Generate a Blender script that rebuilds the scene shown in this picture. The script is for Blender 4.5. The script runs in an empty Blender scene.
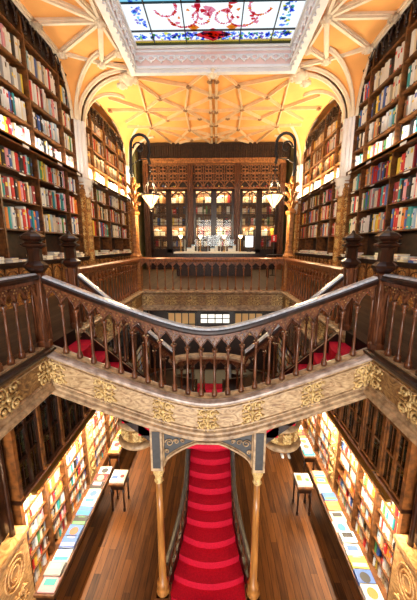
import bpy, math, random
from mathutils import Vector, Matrix
random.seed(7)
PI = math.pi
SC = bpy.context.scene
COL = SC.collection

# ------------------------------------------------------------------ camera, sky, lights, exposure
F, TH, CZ, CX, YAW = 281.4, .19098, 1.346, .095, .0237
cam = bpy.data.cameras.new('camera'); cam.sensor_fit = 'VERTICAL'; cam.sensor_height = 36; cam.lens = F/600*36
cam.clip_start = .05; cam.clip_end = 200
camo = bpy.data.objects.new('camera', cam); COL.objects.link(camo)
camo.location = (CX, 0, CZ); camo.rotation_euler = (PI/2-TH, 0, YAW)
SC.camera = camo
vs = SC.view_settings
vs.view_transform = 'Standard'; vs.look = 'None'; vs.gamma = 1; vs.use_curve_mapping = False
vs.exposure = 0.03
w = bpy.data.worlds.new('sky'); SC.world = w; w.use_nodes = True
bg = w.node_tree.nodes['Background']; bg.inputs[0].default_value = (.86, .93, 1, 1); bg.inputs[1].default_value = 1.9

def area(name, loc, rot, sx, sy, power, col, portal=False, spread=PI):
    l = bpy.data.lights.new(name, 'AREA'); l.shape = 'RECTANGLE'; l.size = sx; l.size_y = sy
    l.energy = power; l.color = col; l.spread = spread
    o = bpy.data.objects.new(name, l); COL.objects.link(o); o.location = loc; o.rotation_euler = rot
    if portal: l.cycles.is_portal = True
    return o
def point(name, loc, power, col, r=.05):
    l = bpy.data.lights.new(name, 'POINT'); l.energy = power; l.color = col; l.shadow_soft_size = r
    o = bpy.data.objects.new(name, l); COL.objects.link(o); o.location = loc
    return o
WARM = (1, .72, .38); WARM2 = (1, .80, .55); DAY = (.95, .97, 1)
# daylight entering by the skylight
area('skylight_daylight', (0, 4.6, 9.4), (0, 0, 0), 4.2, 9.0, 170, DAY)
area('skylight_portal', (0, 5.1, 7.6), (0, 0, 0), 4.7, 9.1, 1, DAY, portal=True)
# daylight standing outside the shop front window and the gallery window (behind the camera)
area('shopfront_daylight', (0, -3.6, -4.1), (math.radians(90), 0, 0), 4.4, 1.7, 700, (1, .95, .88))
area('gallery_window_daylight', (0, -3.6, 2.9), (math.radians(90), 0, 0), 4.0, 3.2, 320, (1, .95, .88))
for s in (-1, 1):
    # shelf lamps in the light bars of the lower shelves
    area('shelf_strip_light', (s*2.84, 6.7, -2.74), (0, -s*math.radians(16), 0), .06, 5.6, 240, WARM2, spread=math.radians(120))
    # lamp strips lying on the middle ledge of the gallery cases, shining up the upper shelves and the vault
    area('ledge_uplight', (s*4.375, 12.9, 3.71), (0, s*math.radians(174), 0), .04, 4.4, 380, (1, .82, .52))
    area('ledge_uplight', (s*4.375, 7.0, 3.71), (0, s*math.radians(174), 0), .04, 5.2, 60, (1, .93, .82))
    area('counter_lamp', (s*2.6, 2.6, -1.0), (0, -s*math.radians(25), 0), .2, .5, 60, WARM)
area('under_gallery_light', (0, 11, -.82), (0, 0, 0), 3, 2, 40, WARM)

# ------------------------------------------------------------------ materials
MATS = {}
def newmat(name):
    m = bpy.data.materials.new(name); m.use_nodes = True; MATS[name] = m
    nt = m.node_tree; b = nt.nodes['Principled BSDF']
    return m, nt, b
def N(nt, t, **k):
    n = nt.nodes.new(t)
    for a, v in k.items(): setattr(n, a, v)
    return n
def plain(name, c, rough=.6, metal=0, noise=.0, nscale=8, spec=.5):
    m, nt, b = newmat(name)
    b.inputs['Roughness'].default_value = rough; b.inputs['Metallic'].default_value = metal
    b.inputs['Specular IOR Level'].default_value = spec
    if noise:
        tc = N(nt, 'ShaderNodeTexCoord'); n = N(nt, 'ShaderNodeTexNoise'); n.inputs['Scale'].default_value = nscale; n.inputs['Detail'].default_value = 5
        r = N(nt, 'ShaderNodeValToRGB')
        r.color_ramp.elements[0].position = .3; r.color_ramp.elements[1].position = .7
        r.color_ramp.elements[0].color = (*[x*(1-noise) for x in c], 1); r.color_ramp.elements[1].color = (*[min(1, x*(1+noise*.6)) for x in c], 1)
        nt.links.new(tc.outputs['Object'], n.inputs['Vector']); nt.links.new(n.outputs['Fac'], r.inputs[0]); nt.links.new(r.outputs[0], b.inputs['Base Color'])
    else: b.inputs['Base Color'].default_value = (*c, 1)
    return m
def wood(name, c0, c1, scale=(3, 3, 18), rough=.35, bump=.15, swirl=0, c2=None):
    """streaky or swirling grain between two colours"""
    m, nt, b = newmat(name)
    tc = N(nt, 'ShaderNodeTexCoord'); mp = N(nt, 'ShaderNodeMapping'); mp.inputs['Scale'].default_value = scale
    n = N(nt, 'ShaderNodeTexNoise'); n.inputs['Scale'].default_value = 1.0; n.inputs['Detail'].default_value = 6; n.inputs['Distortion'].default_value = swirl
    r = N(nt, 'ShaderNodeValToRGB'); e = r.color_ramp.elements
    e[0].position = .32; e[1].position = .68; e[0].color = (*c0, 1); e[1].color = (*c1, 1)
    if c2: x = e.new(.5); x.color = (*c2, 1)
    bp = N(nt, 'ShaderNodeBump'); bp.inputs['Strength'].default_value = bump; bp.inputs['Distance'].default_value = .02
    L = nt.links.new
    L(tc.outputs['Object'], mp.inputs[0]); L(mp.outputs[0], n.inputs['Vector']); L(n.outputs['Fac'], r.inputs[0]); L(r.outputs[0], b.inputs['Base Color'])
    L(n.outputs['Fac'], bp.inputs['Height']); L(bp.outputs[0], b.inputs['Normal'])
    b.inputs['Roughness'].default_value = rough
    return m
DARK = wood('dark_wood', (.006, .002, .0015), (.034, .010, .004), (14, 14, 5), .3)
RAIL_SHEEN = wood('painted_rail_sheen', (.34, .36, .40), (.62, .66, .72), (20, 20, 3), .28, .05)  # blue-white tone paints the skylight's reflection onto the handrail tops
RAIL_SHEEN.node_tree.nodes['Principled BSDF'].inputs['Coat Weight'].default_value = 1
RAIL_SHEEN.node_tree.nodes['Principled BSDF'].inputs['Coat Roughness'].default_value = .12
BAL = wood('turned_mahogany', (.05, .016, .007), (.20, .070, .028), (30, 30, 6), .3)
MID = wood('bookcase_wood', (.05, .017, .005), (.22, .080, .020), (9, 9, 9), .4)
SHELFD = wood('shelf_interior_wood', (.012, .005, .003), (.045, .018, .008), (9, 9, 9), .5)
GOLD = wood('honey_carved_wood', (.14, .05, .012), (.70, .36, .09), (10, 10, 10), .45, .6, 2.5, (.30, .12, .03))
PANEL = wood('flame_veneer', (.35, .16, .05), (.80, .50, .22), (4, 4, 9), .45, .4, 3.5, (.58, .32, .12))
FASC = wood('pale_fascia_veneer', (.20, .10, .04), (.60, .42, .23), (5, 5, 11), .5, .35, 3.0, (.42, .27, .13))
FASCD = wood('aged_fascia_veneer', (.10, .045, .015), (.44, .26, .09), (6, 6, 10), .45, .5, 3.0, (.26, .13, .04))
MOULD = wood('pale_moulding', (.20, .115, .055), (.56, .38, .21), (12, 12, 12), .42, .2)
GILT = wood('gilded_carving', (.30, .17, .05), (.82, .58, .24), (18, 18, 18), .4, .4, 1)
RBAL = wood('reddish_turned_wood', (.10, .028, .009), (.40, .135, .038), (24, 24, 6), .32)
COLW = wood('amber_column_wood', (.16, .055, .012), (.50, .21, .05), (18, 18, 2), .28, .1)
LAMPW = wood('gilded_orange_wood', (.20, .065, .014), (.55, .22, .05), (16, 16, 16), .35, .4)
RED = plain('red_carpet', (.52, .003, .026), .8, 0, .25, 40, .25)
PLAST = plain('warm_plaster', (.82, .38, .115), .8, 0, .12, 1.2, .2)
RIB2 = plain('tan_plaster_rib', (.70, .48, .27), .6, 0, .1, 5)
BOSSM = plain('brown_carved_boss', (.28, .13, .05), .6, 0, .3, 20)
RIB = plain('cream_plaster_rib', (.74, .60, .44), .6, 0, .1, 5)
WHITE = plain('white_plaster', (.74, .71, .71), .5, 0, .05, 4)
PINKP = plain('pink_plaster', (.80, .56, .50), .6, 0, .08, 4)
GREEN = plain('olive_wall', (.13, .115, .04), .8, 0, .2, 2)
IRON = plain('black_iron', (.05, .048, .045), .3, .8)
STEEL = plain('worn_dark_metal', (.10, .09, .08), .35, .6, .3, 10)
BRASS = plain('aged_brass', (.55, .34, .10), .3, .9)
COUNTER = plain('cream_counter', (.72, .68, .58), .4)
PAPER = plain('page_paper', (.85, .80, .68), .8)
NAVY = plain('carved_dark_panel', (.028, .026, .026), .5, 0, .3, 20)
JEAN = plain('blue_denim', (.03, .06, .13), .8); SKIN = plain('skin', (.6, .36, .25), .55)
COAT = plain('dark_coat', (.04, .04, .05), .8); SHOE = plain('white_shoe', (.85, .85, .85), .5); HAIR = plain('brown_hair', (.06, .03, .015), .6)
BLACK = plain('black_plastic', (.02, .02, .022), .4)
WHITEP = plain('white_card', (.85, .84, .80), .6)
REDP = plain('red_sign', (.6, .02, .02), .5)

def floor_mat(name, c0, c1, pw, rough):
    m, nt, b = newmat(name); L = nt.links.new
    tc = N(nt, 'ShaderNodeTexCoord'); sp = N(nt, 'ShaderNodeSeparateXYZ'); L(tc.outputs['Object'], sp.inputs[0])
    mul = N(nt, 'ShaderNodeMath', operation='MULTIPLY'); mul.inputs[1].default_value = 1/pw; L(sp.outputs[0], mul.inputs[0])
    fl = N(nt, 'ShaderNodeMath', operation='FLOOR'); L(mul.outputs[0], fl.inputs[0])
    fr = N(nt, 'ShaderNodeMath', operation='FRACT'); L(mul.outputs[0], fr.inputs[0])
    # shifted plank lengths
    my = N(nt, 'ShaderNodeMath', operation='MULTIPLY_ADD'); my.inputs[1].default_value = .45; L(sp.outputs[1], my.inputs[0])
    wn0 = N(nt, 'ShaderNodeTexWhiteNoise', noise_dimensions='1D'); L(fl.outputs[0], wn0.inputs['W']); L(wn0.outputs['Value'], my.inputs[2])
    fly = N(nt, 'ShaderNodeMath', operation='FLOOR'); L(my.outputs[0], fly.inputs[0])
    cb = N(nt, 'ShaderNodeCombineXYZ'); L(fl.outputs[0], cb.inputs[0]); L(fly.outputs[0], cb.inputs[1])
    wn = N(nt, 'ShaderNodeTexWhiteNoise', noise_dimensions='3D'); L(cb.outputs[0], wn.inputs['Vector'])
    mp = N(nt, 'ShaderNodeMapping'); mp.inputs['Scale'].default_value = (26, 2.5, 1); L(tc.outputs['Object'], mp.inputs[0])
    n = N(nt, 'ShaderNodeTexNoise'); n.inputs['Detail'].default_value = 6; n.inputs['Scale'].default_value = 1; L(mp.outputs[0], n.inputs['Vector'])
    ad = N(nt, 'ShaderNodeMath', operation='MULTIPLY_ADD'); ad.inputs[1].default_value = .55; L(wn.outputs['Value'], ad.inputs[0])
    nm = N(nt, 'ShaderNodeMath', operation='MULTIPLY'); nm.inputs[1].default_value = .8; L(n.outputs['Fac'], nm.inputs[0]); L(nm.outputs[0], ad.inputs[2])
    r = N(nt, 'ShaderNodeValToRGB'); e = r.color_ramp.elements; e[0].position = .25; e[1].position = .95; e[0].color = (*c0, 1); e[1].color = (*c1, 1)
    L(ad.outputs[0], r.inputs[0])
    gap = N(nt, 'ShaderNodeMath', operation='GREATER_THAN'); gap.inputs[1].default_value = .05; L(fr.outputs[0], gap.inputs[0])
    mx = N(nt, 'ShaderNodeMix', data_type='RGBA'); mx.inputs['A'].default_value = (c0[0]*.25, c0[1]*.25, c0[2]*.25, 1)
    L(gap.outputs[0], mx.inputs['Factor']); L(r.outputs[0], mx.inputs['B']); L(mx.outputs['Result'], b.inputs['Base Color'])
    b.inputs['Roughness'].default_value = rough; b.inputs['Specular IOR Level'].default_value = .22
    return m
FLOOR = floor_mat('ground_planks', (.020, .006, .002), (.21, .072, .015), .135, .42)
GFLOOR = floor_mat('gallery_planks', (.035, .020, .012), (.095, .058, .034), .11, .5)

def glass(name, c, alpha=.25):
    m, nt, b = newmat(name)
    tr = N(nt, 'ShaderNodeBsdfTransparent'); tr.inputs[0].default_value = (*c, 1)
    gl = N(nt, 'ShaderNodeBsdfGlossy'); gl.inputs['Roughness'].default_value = .0
    mx = N(nt, 'ShaderNodeMixShader'); mx.inputs[0].default_value = alpha
    nt.links.new(tr.outputs[0], mx.inputs[1]); nt.links.new(gl.outputs[0], mx.inputs[2]); nt.links.new(mx.outputs[0], nt.nodes['Material Output'].inputs[0])
    return m
GLASS = glass('clear_glass', (.95, .97, .96), .025)
DGLASS = glass('dark_cabinet_glass', (.55, .62, .55), .12)
def stained(name, c):
    m, nt, b = newmat(name)
    tr = N(nt, 'ShaderNodeBsdfTransparent'); tr.inputs[0].default_value = (*c, 1)
    nt.links.new(tr.outputs[0], nt.nodes['Material Output'].inputs[0]); return m
SRED = stained('stained_glass_red', (.62, .03, .05)); SORANGE = stained('stained_glass_orange', (.8, .22, .04))
SPINK = stained('stained_glass_pink', (.75, .22, .30)); SYEL = stained('stained_glass_yellow', (.75, .70, .12)); SBLUE = stained('stained_glass_blue', (.17, .27, .80))
SGRN = stained('stained_glass_green', (.15, .45, .3)); SCYAN = stained('stained_glass_cyan', (.25, .6, .75)); SVIO = stained('stained_glass_violet', (.3, .2, .6))
SCLEAR = stained('stained_glass_white', (.62, .64, .64))
def emis(name, c, s):
    m, nt, b = newmat(name); b.inputs['Base Color'].default_value = (*c, 1)
    b.inputs['Emission Color'].default_value = (*c, 1); b.inputs['Emission Strength'].default_value = s; return m
LANT = emis('lit_lantern_glass', (1, .60, .26), 3.2); BULB = emis('lit_bulb', (1, .74, .40), 9); SCREEN = emis('lit_screen', (.85, .92, 1), 1.0)
LITWIN = emis('daylit_window_glass', (1, .96, .86), 1.1); EXITG = emis('lit_green_sign', (.1, .8, .3), 1.0)

# ------------------------------------------------------------------ mesh helpers
class MB:
    def __init__(s): s.v = []; s.f = []; s.m = []; s.sm = []
    def add(s, vs_, fs, mi=0, smooth=False):
        o = len(s.v); s.v.extend(tuple(p) for p in vs_)
        for f in fs: s.f.append(tuple(i+o for i in f)); s.m.append(mi); s.sm.append(smooth)
        return s
    def box(s, x0, x1, y0, y1, z0, z1, mi=0):
        if x0 > x1: x0, x1 = x1, x0
        if y0 > y1: y0, y1 = y1, y0
        if z0 > z1: z0, z1 = z1, z0
        return s.add([(x0,y0,z0),(x1,y0,z0),(x1,y1,z0),(x0,y1,z0),(x0,y0,z1),(x1,y0,z1),(x1,y1,z1),(x0,y1,z1)],
            [(0,3,2,1),(4,5,6,7),(0,1,5,4),(1,2,6,5),(2,3,7,6),(3,0,4,7)], mi)
    def obox(s, M, sx, sy, sz, mi=0):
        p = [M @ Vector((a*sx/2, b*sy/2, c*sz/2)) for c in (-1,1) for a,b in ((-1,-1),(1,-1),(1,1),(-1,1))]
        return s.add(p, [(0,3,2,1),(4,5,6,7),(0,1,5,4),(1,2,6,5),(2,3,7,6),(3,0,4,7)], mi)
    def lathe(s, prof, n=12, M=None, c=(0,0,0), mi=0, smooth=True, rot=0, cap=True):
        vs_ = []; fs = []
        for r, z in prof:
            for k in range(n):
                a = rot+2*PI*k/n; p = Vector((r*math.cos(a), r*math.sin(a), z))
                p = (M @ p) if M is not None else p+Vector(c)
                vs_.append(p)
        for i in range(len(prof)-1):
            for k in range(n):
                k2 = (k+1) % n; fs.append((i*n+k, i*n+k2, (i+1)*n+k2, (i+1)*n+k))
        s.add(vs_, fs, mi, smooth)
        if cap:
            b = len(s.v)-len(vs_)
            s.f.append(tuple(b+k for k in range(n))[::-1]); s.m.append(mi); s.sm.append(False)
            e = b+(len(prof)-1)*n
            s.f.append(tuple(e+k for k in range(n))); s.m.append(mi); s.sm.append(False)
        return s
    def tube(s, pts, r, n=6, mi=0, closed=False, smooth=True):
        pts = [Vector(p) for p in pts]; L = len(pts); vs_ = []; fs = []
        rr = r if isinstance(r, (list, tuple)) else [r]*L
        up = Vector((0,0,1)); prev = None
        for i, p in enumerate(pts):
            if closed: t = pts[(i+1) % L]-pts[i-1]
            else: t = pts[min(i+1, L-1)]-pts[max(i-1, 0)]
            t.normalize()
            if prev is None:
                a = up if abs(t.z) < .9 else Vector((1,0,0)); u = t.cross(a).normalized()
            else: u = (prev-t*prev.dot(t)).normalized()
            prev = u; v = t.cross(u)
            for k in range(n):
                a = 2*PI*k/n; vs_.append(p+(u*math.cos(a)+v*math.sin(a))*rr[i])
        for i in range(L if closed else L-1):
            j = (i+1) % L
            for k in range(n): k2 = (k+1) % n; fs.append((i*n+k, j*n+k, j*n+k2, i*n+k2))
        if not closed: fs.append(tuple(range(n))); fs.append(tuple(range((L-1)*n, L*n))[::-1])
        return s.add(vs_, fs, mi, smooth)
    def sweep(s, prof, path, mi=0, closed_prof=True, smooth=False):
        """prof = (outward, up); outward = right-hand side of travel"""
        P = [Vector(p) for p in path]; L = len(P); n = len(prof); vs_ = []; fs = []
        for i in range(L):
            d0 = (P[i]-P[i-1]) if i > 0 else (P[1]-P[0]); d1 = (P[i+1]-P[i]) if i < L-1 else (P[-1]-P[-2])
            n0 = Vector((d0.y, -d0.x, 0)).normalized(); n1 = Vector((d1.y, -d1.x, 0)).normalized()
            m = (n0+n1).normalized(); k = 1/max(.3, m.dot(n0))
            for a, b in prof: vs_.append(P[i]+m*a*k+Vector((0,0,b)))
        for i in range(L-1):
            for k in range(n if closed_prof else n-1):
                k2 = (k+1) % n; fs.append((i*n+k, (i+1)*n+k, (i+1)*n+k2, i*n+k2))
        if closed_prof: fs.append(tuple(range(n))[::-1]); fs.append(tuple(range((L-1)*n, L*n)))
        return s.add(vs_, fs, mi, smooth)
    def prism(s, poly, fn, t0, t1, mi=0):
        """poly in (a,b); fn(a,b,t) -> point"""
        n = len(poly); vs_ = [fn(a, b, t0) for a, b in poly]+[fn(a, b, t1) for a, b in poly]
        fs = [tuple(range(n)), tuple(range(n, 2*n))[::-1]]+[(k, (k+1) % n+n if False else k+n, (k+1) % n+n, (k+1) % n) for k in range(n)]
        return s.add(vs_, fs, mi)
    def sphere(s, c, r, n=10, mi=0, sz=(1,1,1)):
        prof = [(max(.0005, r*math.sin(PI*i/6)), -r*math.cos(PI*i/6)) for i in range(7)]
        M = Matrix.Translation(c) @ Matrix.Diagonal((*sz, 1))
        return s.lathe(prof, n, M=M, mi=mi, cap=False)
    def build(s, name, mats, parent=None, loc=None):
        me = bpy.data.meshes.new(name); 
        o = bpy.data.objects.new(name, me); COL.objects.link(o)
        base = Vector((0,0,0))
        if parent is not None: base = Vector(parent.get('_b', (0,0,0)))
        if loc is not None: base = Vector(loc)
        me.from_pydata([tuple(Vector(p)-base) for p in s.v], [], s.f)
        for m in (mats if isinstance(mats, (list, tuple)) else [mats]): me.materials.append(m)
        me.polygons.foreach_set('material_index', s.m); me.polygons.foreach_set('use_smooth', s.sm); me.update()
        if parent is not None:
            o.parent = parent; o['_b'] = list(base)
            pb = Vector(parent.get('_b', (0,0,0)))
            if loc is not None: o.location = Vector(loc)-pb; BASES[o.name] = tuple(loc)
            BASE2[o.name] = base
        elif loc is not None: o.location = loc
        return o
BASES = {}; BASE2 = {}
class Node:  # light wrapper so children can be given in world coordinates
    pass
def empty(name, loc, label, cat, group=None):
    o = bpy.data.objects.new(name, None); COL.objects.link(o); o.location = loc; o.empty_display_size = .1
    o['label'] = label; o['category'] = cat; o['_b'] = list(loc)
    if group: o['group'] = group
    return o
def tag(o, label, cat, group=None, kind=None):
    o['label'] = label; o['category'] = cat
    if group: o['group'] = group
    if kind: o['kind'] = kind
    return o
def struct(o, label=None):
    o['kind'] = 'structure'
    if label: o['label'] = label
    return o
def sub(mb, name, mats, parentobj):
    """part of a mesh part: share the frame of the thing"""
    return mb.build(name, mats, parentobj)
def reparent_base(o, loc): o['_b'] = list(loc); return o

def bez(p0, p1, p2, n=10):
    p0, p1, p2 = Vector(p0), Vector(p1), Vector(p2)
    return [(p0*(1-t)**2+p1*2*t*(1-t)+p2*t*t) for t in [i/n for i in range(n+1)]]

# ------------------------------------------------------------------ key dimensions
XV, YF, YN2, YB = 2.22, 3.6, 4.5, 8.5      # void half width, bridge plane, second newels, rear edge
ZG, ZT, ZC = -5.1, -.60, 6.8               # ground floor, gallery soffit, ceiling
XW, XL = 4.5, 3.2                          # gallery bookcase face, lower bookcase face
YE = 17.0
def bz(x): return -.73+.411*(math.sqrt(x*x+.25)-.5)

# ------------------------------------------------------------------ structure
m = MB(); m.box(-5.2, 5.2, -3, YE+.2, ZG-.2, ZG); struct(m.build('floor', FLOOR))
m = MB()
for s in (-1, 1): m.box(s*(XV-.02), s*5.2, -3, YE+.2, ZT+.02, 0)
m.box(-XV+.02, XV-.02, YB+.05, YE+.2, ZT+.02, 0); m.box(-XV+.02, XV-.02, -3, -.35, ZT+.02, 0)
struct(m.build('floor', GFLOOR))
for side, s in (('left', -1), ('right', 1)):
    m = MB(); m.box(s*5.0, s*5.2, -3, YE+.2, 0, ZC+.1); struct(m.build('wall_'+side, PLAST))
    m = MB(); m.box(s*3.75, s*3.95, -3, YE+.2, ZG, ZT+.02); struct(m.build('wall_%s' % side, DARK))
    m = MB(); m.box(s*4.1, s*5.0, 15.75, 17.0, 0, ZC); struct(m.build('wall_%s' % side, GREEN))
m = MB(); m.box(-5.2, 5.2, YE, YE+.2, ZG, ZC+.1); struct(m.build('wall_back', GREEN))
for z0, z1 in ((ZG, ZT), (0, ZC)):
    wz0, wz1, wx = ((-5.0, -1.6, 2.2) if z0 == ZG else (1.3, 4.5, 2.0))
    m = MB(); m.box(-5.2, -wx, -3.2, -3, z0, z1); m.box(wx, 5.2, -3.2, -3, z0, z1); m.box(-wx, wx, -3.2, -3, z0, wz0); m.box(-wx, wx, -3.2, -3, wz1, z1); struct(m.build('wall_front', PLAST if z0 == 0 else DARK))

# ceiling with the skylight opening
SX0, SX1, SY0, SY1 = -2.32, 2.32, .6, 9.6
m = MB()
m.box(-5.2, SX0, -3, SY1+.1, ZC, ZC+.12); m.box(SX1, 5.2, -3, SY1+.1, ZC, ZC+.12)
m.box(-5.2, 5.2, SY1+.05, YE+.2, ZC, ZC+.12); m.box(SX0, SX1, -3, SY0, ZC, ZC+.12)
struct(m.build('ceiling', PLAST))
# fan vaults rising from the pillars
def fan(cx, cy, s, a0, a1, rx, ry, zs, name='ceiling'):
    m = MB(); nA, nT = 16, 10; vs_ = []
    for i in range(nA+1):
        ph = a0+(a1-a0)*i/nA
        for j in range(nT+1):
            t = PI/2*j/nT; k = 1-math.cos(t)
            vs_.append((cx+s*math.cos(ph)*(rx*k+.12), cy+math.sin(ph)*(ry*k+.12), zs+(ZC+.01-zs)*math.sin(t)))
    fs = []
    for i in range(nA):
        for j in range(nT): a = i*(nT+1)+j; fs.append((a, a+1, a+nT+2, a+nT+1))
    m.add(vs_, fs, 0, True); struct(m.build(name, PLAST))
    # ribs on the fan
    r = MB()
    for i in range(0, 3):
        ph = a0+(a1-a0)*i/2; pts = []
        for j in range(nT+1):
            t = PI/2*j/nT; k = 1-math.cos(t)
            pts.append((cx+s*math.cos(ph)*(rx*k+.15), cy+math.sin(ph)*(ry*k+.15), zs-.02+(ZC-.02-zs)*math.sin(t)))
        r.tube(pts, .05, 6); 
        r.tube([(p[0], p[1]+.07, p[2]+.02) for p in pts], .028, 5); r.tube([(p[0], p[1]-.07, p[2]+.02) for p in pts], .028, 5)
    return r
RIBS = MB()
def boss(mb, x, y, z, r=.12):
    prof = [(.002, -r*1.0), (r*.35, -r*.95), (r*.5, -r*.7), (r*.95, -r*.45), (r*1.0, -r*.2), (r*.7, 0), (r*.7, r*.3)]
    mb.lathe(prof, 10, c=(x, y, z), cap=False)
    for k in range(8):
        a = k*PI/4; mb.sphere((x+math.cos(a)*r*.9, y+math.sin(a)*r*.9, z-r*.35), r*.3, 6)
tn = 1
for s in (-1, 1):
    for (cy, aa, rx, ry, _n) in ((10.0, (-PI/2, 0), 1.6, 1.0, 4), (10.35, (0, PI/2), 1.5, 1.7, 4), (15.55, (-PI/2, 0), 1.3, 1.7, 4)):
        r = fan(s*-XW*-1 if False else s*XW, cy, -s, aa[0], aa[1], rx, ry, 5.35)
        struct(r.build('trim_%d' % tn, RIB)); tn += 1
def rib(mb, a, b, w=.04, dz=0):
    a = Vector((a[0], a[1], ZC+dz)); b = Vector((b[0], b[1], ZC+dz)); d = (b-a); L = d.length
    if L < .01: return
    ang = math.atan2(d.y, d.x); M = Matrix.Translation((a+b)/2-Vector((0,0,.03))) @ Matrix.Rotation(ang, 4, 'Z')
    mb.obox(M, L, w*1.9, .06); mb.obox(Matrix.Translation((0,0,-.045)) @ M, L, w, .07)
mb = MB()
sym = []
segs = [((0,9.8),(.85,10.9)),((.85,10.9),(0,11.6)),((.85,10.9),(2.0,11.7)),((.85,10.9),(2.6,10.3)),((.85,10.9),(1.15,12.6)),((0,11.6),(1.15,12.6)),
 ((1.15,12.6),(2.0,11.7)),((2.0,11.7),(2.75,12.6)),((2.0,11.7),(2.7,10.4)),((2.75,12.6),(4.3,12.6)),((2.75,12.6),(2.5,10.4)),((2.75,12.6),(3.9,11.6)),((2.75,12.6),(3.9,13.7)),
 ((2.75,12.6),(2.9,14.3)),((2.75,12.6),(1.15,12.6)),((1.15,12.6),(0,14.1)),((1.15,12.6),(1.15,14.6)),((1.15,14.6),(0,14.1)),((1.15,14.6),(2.9,14.3)),((1.15,14.6),(0,16.7)),
 ((1.15,14.6),(2.2,16.6)),((2.9,14.3),(2.2,16.6)),((2.9,14.3),(4.0,14.2)),((2.9,14.3),(3.9,16.8)),((1.15,12.6),(2.9,14.3)),((2.9,14.3),(1.15,15.9)),((0,15.4),(1.15,14.6)),((0,12.8),(1.15,12.6)),
 ((0.0,15.4),(1.15,15.9)),((1.15,15.9),(2.2,16.6)),((.6,13.4),(2.0,13.5)),((2.0,13.5),(2.75,12.6)),((2.0,13.5),(2.9,14.3))]
for s in (-1, 1):
    for a, b in segs: rib(mb, (s*a[0], a[1]), (s*b[0], b[1]))
    rib(mb, (s*.11, 9.7), (s*.11, 16.9), .055)
struct(mb.build('trim_%d' % tn, RIB2)); tn += 1
mb = MB()
for s in (-1, 1):
    for q in ((.85,10.9),(2.0,11.7),(1.15,12.6),(2.75,12.6),(1.15,14.6),(2.9,14.3),(1.15,15.9),(2.2,16.6),(2.0,13.5),(4.2,12.6),(.11,10.6),(.11,11.6),(.11,12.8),(.11,14.1),(.11,15.4),(.11,16.6),(.6,13.4)):
        boss(mb, s*q[0], q[1], ZC-.07, .085)
struct(mb.build('trim_%d' % tn, BOSSM)); tn += 1
# side ceiling ribs in the first bay
mb = MB()
for s in (-1, 1):
    A = [(2.75,8.0),(4.35,8.0),(4.3,9.1),(3.35,9.6),(2.65,9.1),(2.6,9.9)]
    for off in (0, -3.2, -6.4):
        P = [(s*x, y+off if off == 0 else 16.0+off-y+off*0+ (0)) for x, y in A] if False else [(s*x, y+off) for x, y in A]
        for i, j in ((0,1),(0,2),(0,3),(0,4),(2,3),(3,5),(4,3)): rib(mb, P[i], P[j], .07)
        Q = [(s*x, 16.0-y+off) for x, y in A]
        for i, j in ((0,2),(0,3),(0,4),(2,3),(3,5),(4,3)): rib(mb, Q[i], Q[j], .07)
    rib(mb, (s*4.42, -2), (s*4.42, 9.6), .07); rib(mb, (s*2.42, 0), (s*2.42, 9.9), .06)
    for off in (0, -3.2):
        for q in A[:5]: boss(mb, s*q[0], q[1]+off, ZC-.08, .13)
        for q in A[1:5]: boss(mb, s*q[0], 16-q[1]+off, ZC-.08, .13)
    boss(mb, s*2.72, 10.15, ZC-.12, .26); boss(mb, s*3.0, 10.4, ZC-.22, .16); boss(mb, s*2.5, 9.85, ZC-.12, .15)
boss(mb, 0, 9.8, ZC-.2, .2)
struct(mb.build('trim_%d' % tn, RIB)); tn += 1

# skylight: well, mouldings, cusped lace, stained glass
def ring(mb, x0, x1, y0, y1, z0, z1, t, mi=0):
    mb.box(x0-t, x0, y0-t, y1+t, z0, z1, mi); mb.box(x1, x1+t, y0-t, y1+t, z0, z1, mi)
    mb.box(x0, x1, y0-t, y0, z0, z1, mi); mb.box(x0, x1, y1, y1+t, z0, z1, mi)
sk = MB(); ZS = 7.2
ring(sk, SX0, SX1, SY0, SY1, 6.62, ZS+.12, .14); sky = struct(sk.build('window_1', PINKP))
sk = MB()
ring(sk, SX0-.02, SX1+.02, SY0-.02, SY1+.02, 6.48, 6.56, .16); ring(sk, SX0+.05, SX1-.05, SY0+.05, SY1-.05, 6.56, 6.63, .18); 
ring(sk, SX0+.03, SX1-.03, SY0+.03, SY1-.03, 7.00, 7.05, .06); ring(sk, SX0+.07, SX1-.07, SY0+.07, SY1-.07, 7.08, 7.16, .1)
for xx in (SX0, SX1): 
    for k in range(40): sk.box(xx-.03, xx+.03, SY0+.1+k*.22, SY0+.2+k*.22, 6.44, 6.48)
for k in range(20): sk.box(SX0+.1+k*.225, SX0+.2+k*.225, SY1-.03, SY1+.03, 6.44, 6.48)
sub(sk, 'window_moulding', WHITE, sky)
sk = MB(); st = .3
def lace(mb, p, d, nrm, st):
    """one trefoil cusp of the lace"""
    p, d, nrm = Vector(p), Vector(d), Vector(nrm)
    pts = [p+d*(st*.5*math.cos(a)*1.0)+Vector((0,0,-.13*math.sin(a)))+nrm*.03 for a in [PI*i/8 for i in range(9)]]
    mb.tube(pts, .026, 5)
    for q in (-.28, 0, .28):
        mb.sphere(p+d*st*q+Vector((0,0,-.04 if q else -.15))+nrm*.03, .04, 6)
n = int((SX1-SX0)/st)
for k in range(n): lace(sk, (SX0+(k+.5)*(SX1-SX0)/n, SY1, 6.9), (1,0,0), (0,-1,0), (SX1-SX0)/n)
n2 = int((SY1-SY0)/st)
for k in range(n2):
    for xx, nn in ((SX0, (1,0,0)), (SX1, (-1,0,0))): lace(sk, (xx, SY0+(k+.5)*(SY1-SY0)/n2, 6.9), (0,1,0), nn, (SY1-SY0)/n2)
ring(sk, SX0+.02, SX1-.02, SY0+.02, SY1-.02, 6.89, 6.92, .04)
sub(sk, 'cusped_lace', WHITE, sky)
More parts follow.
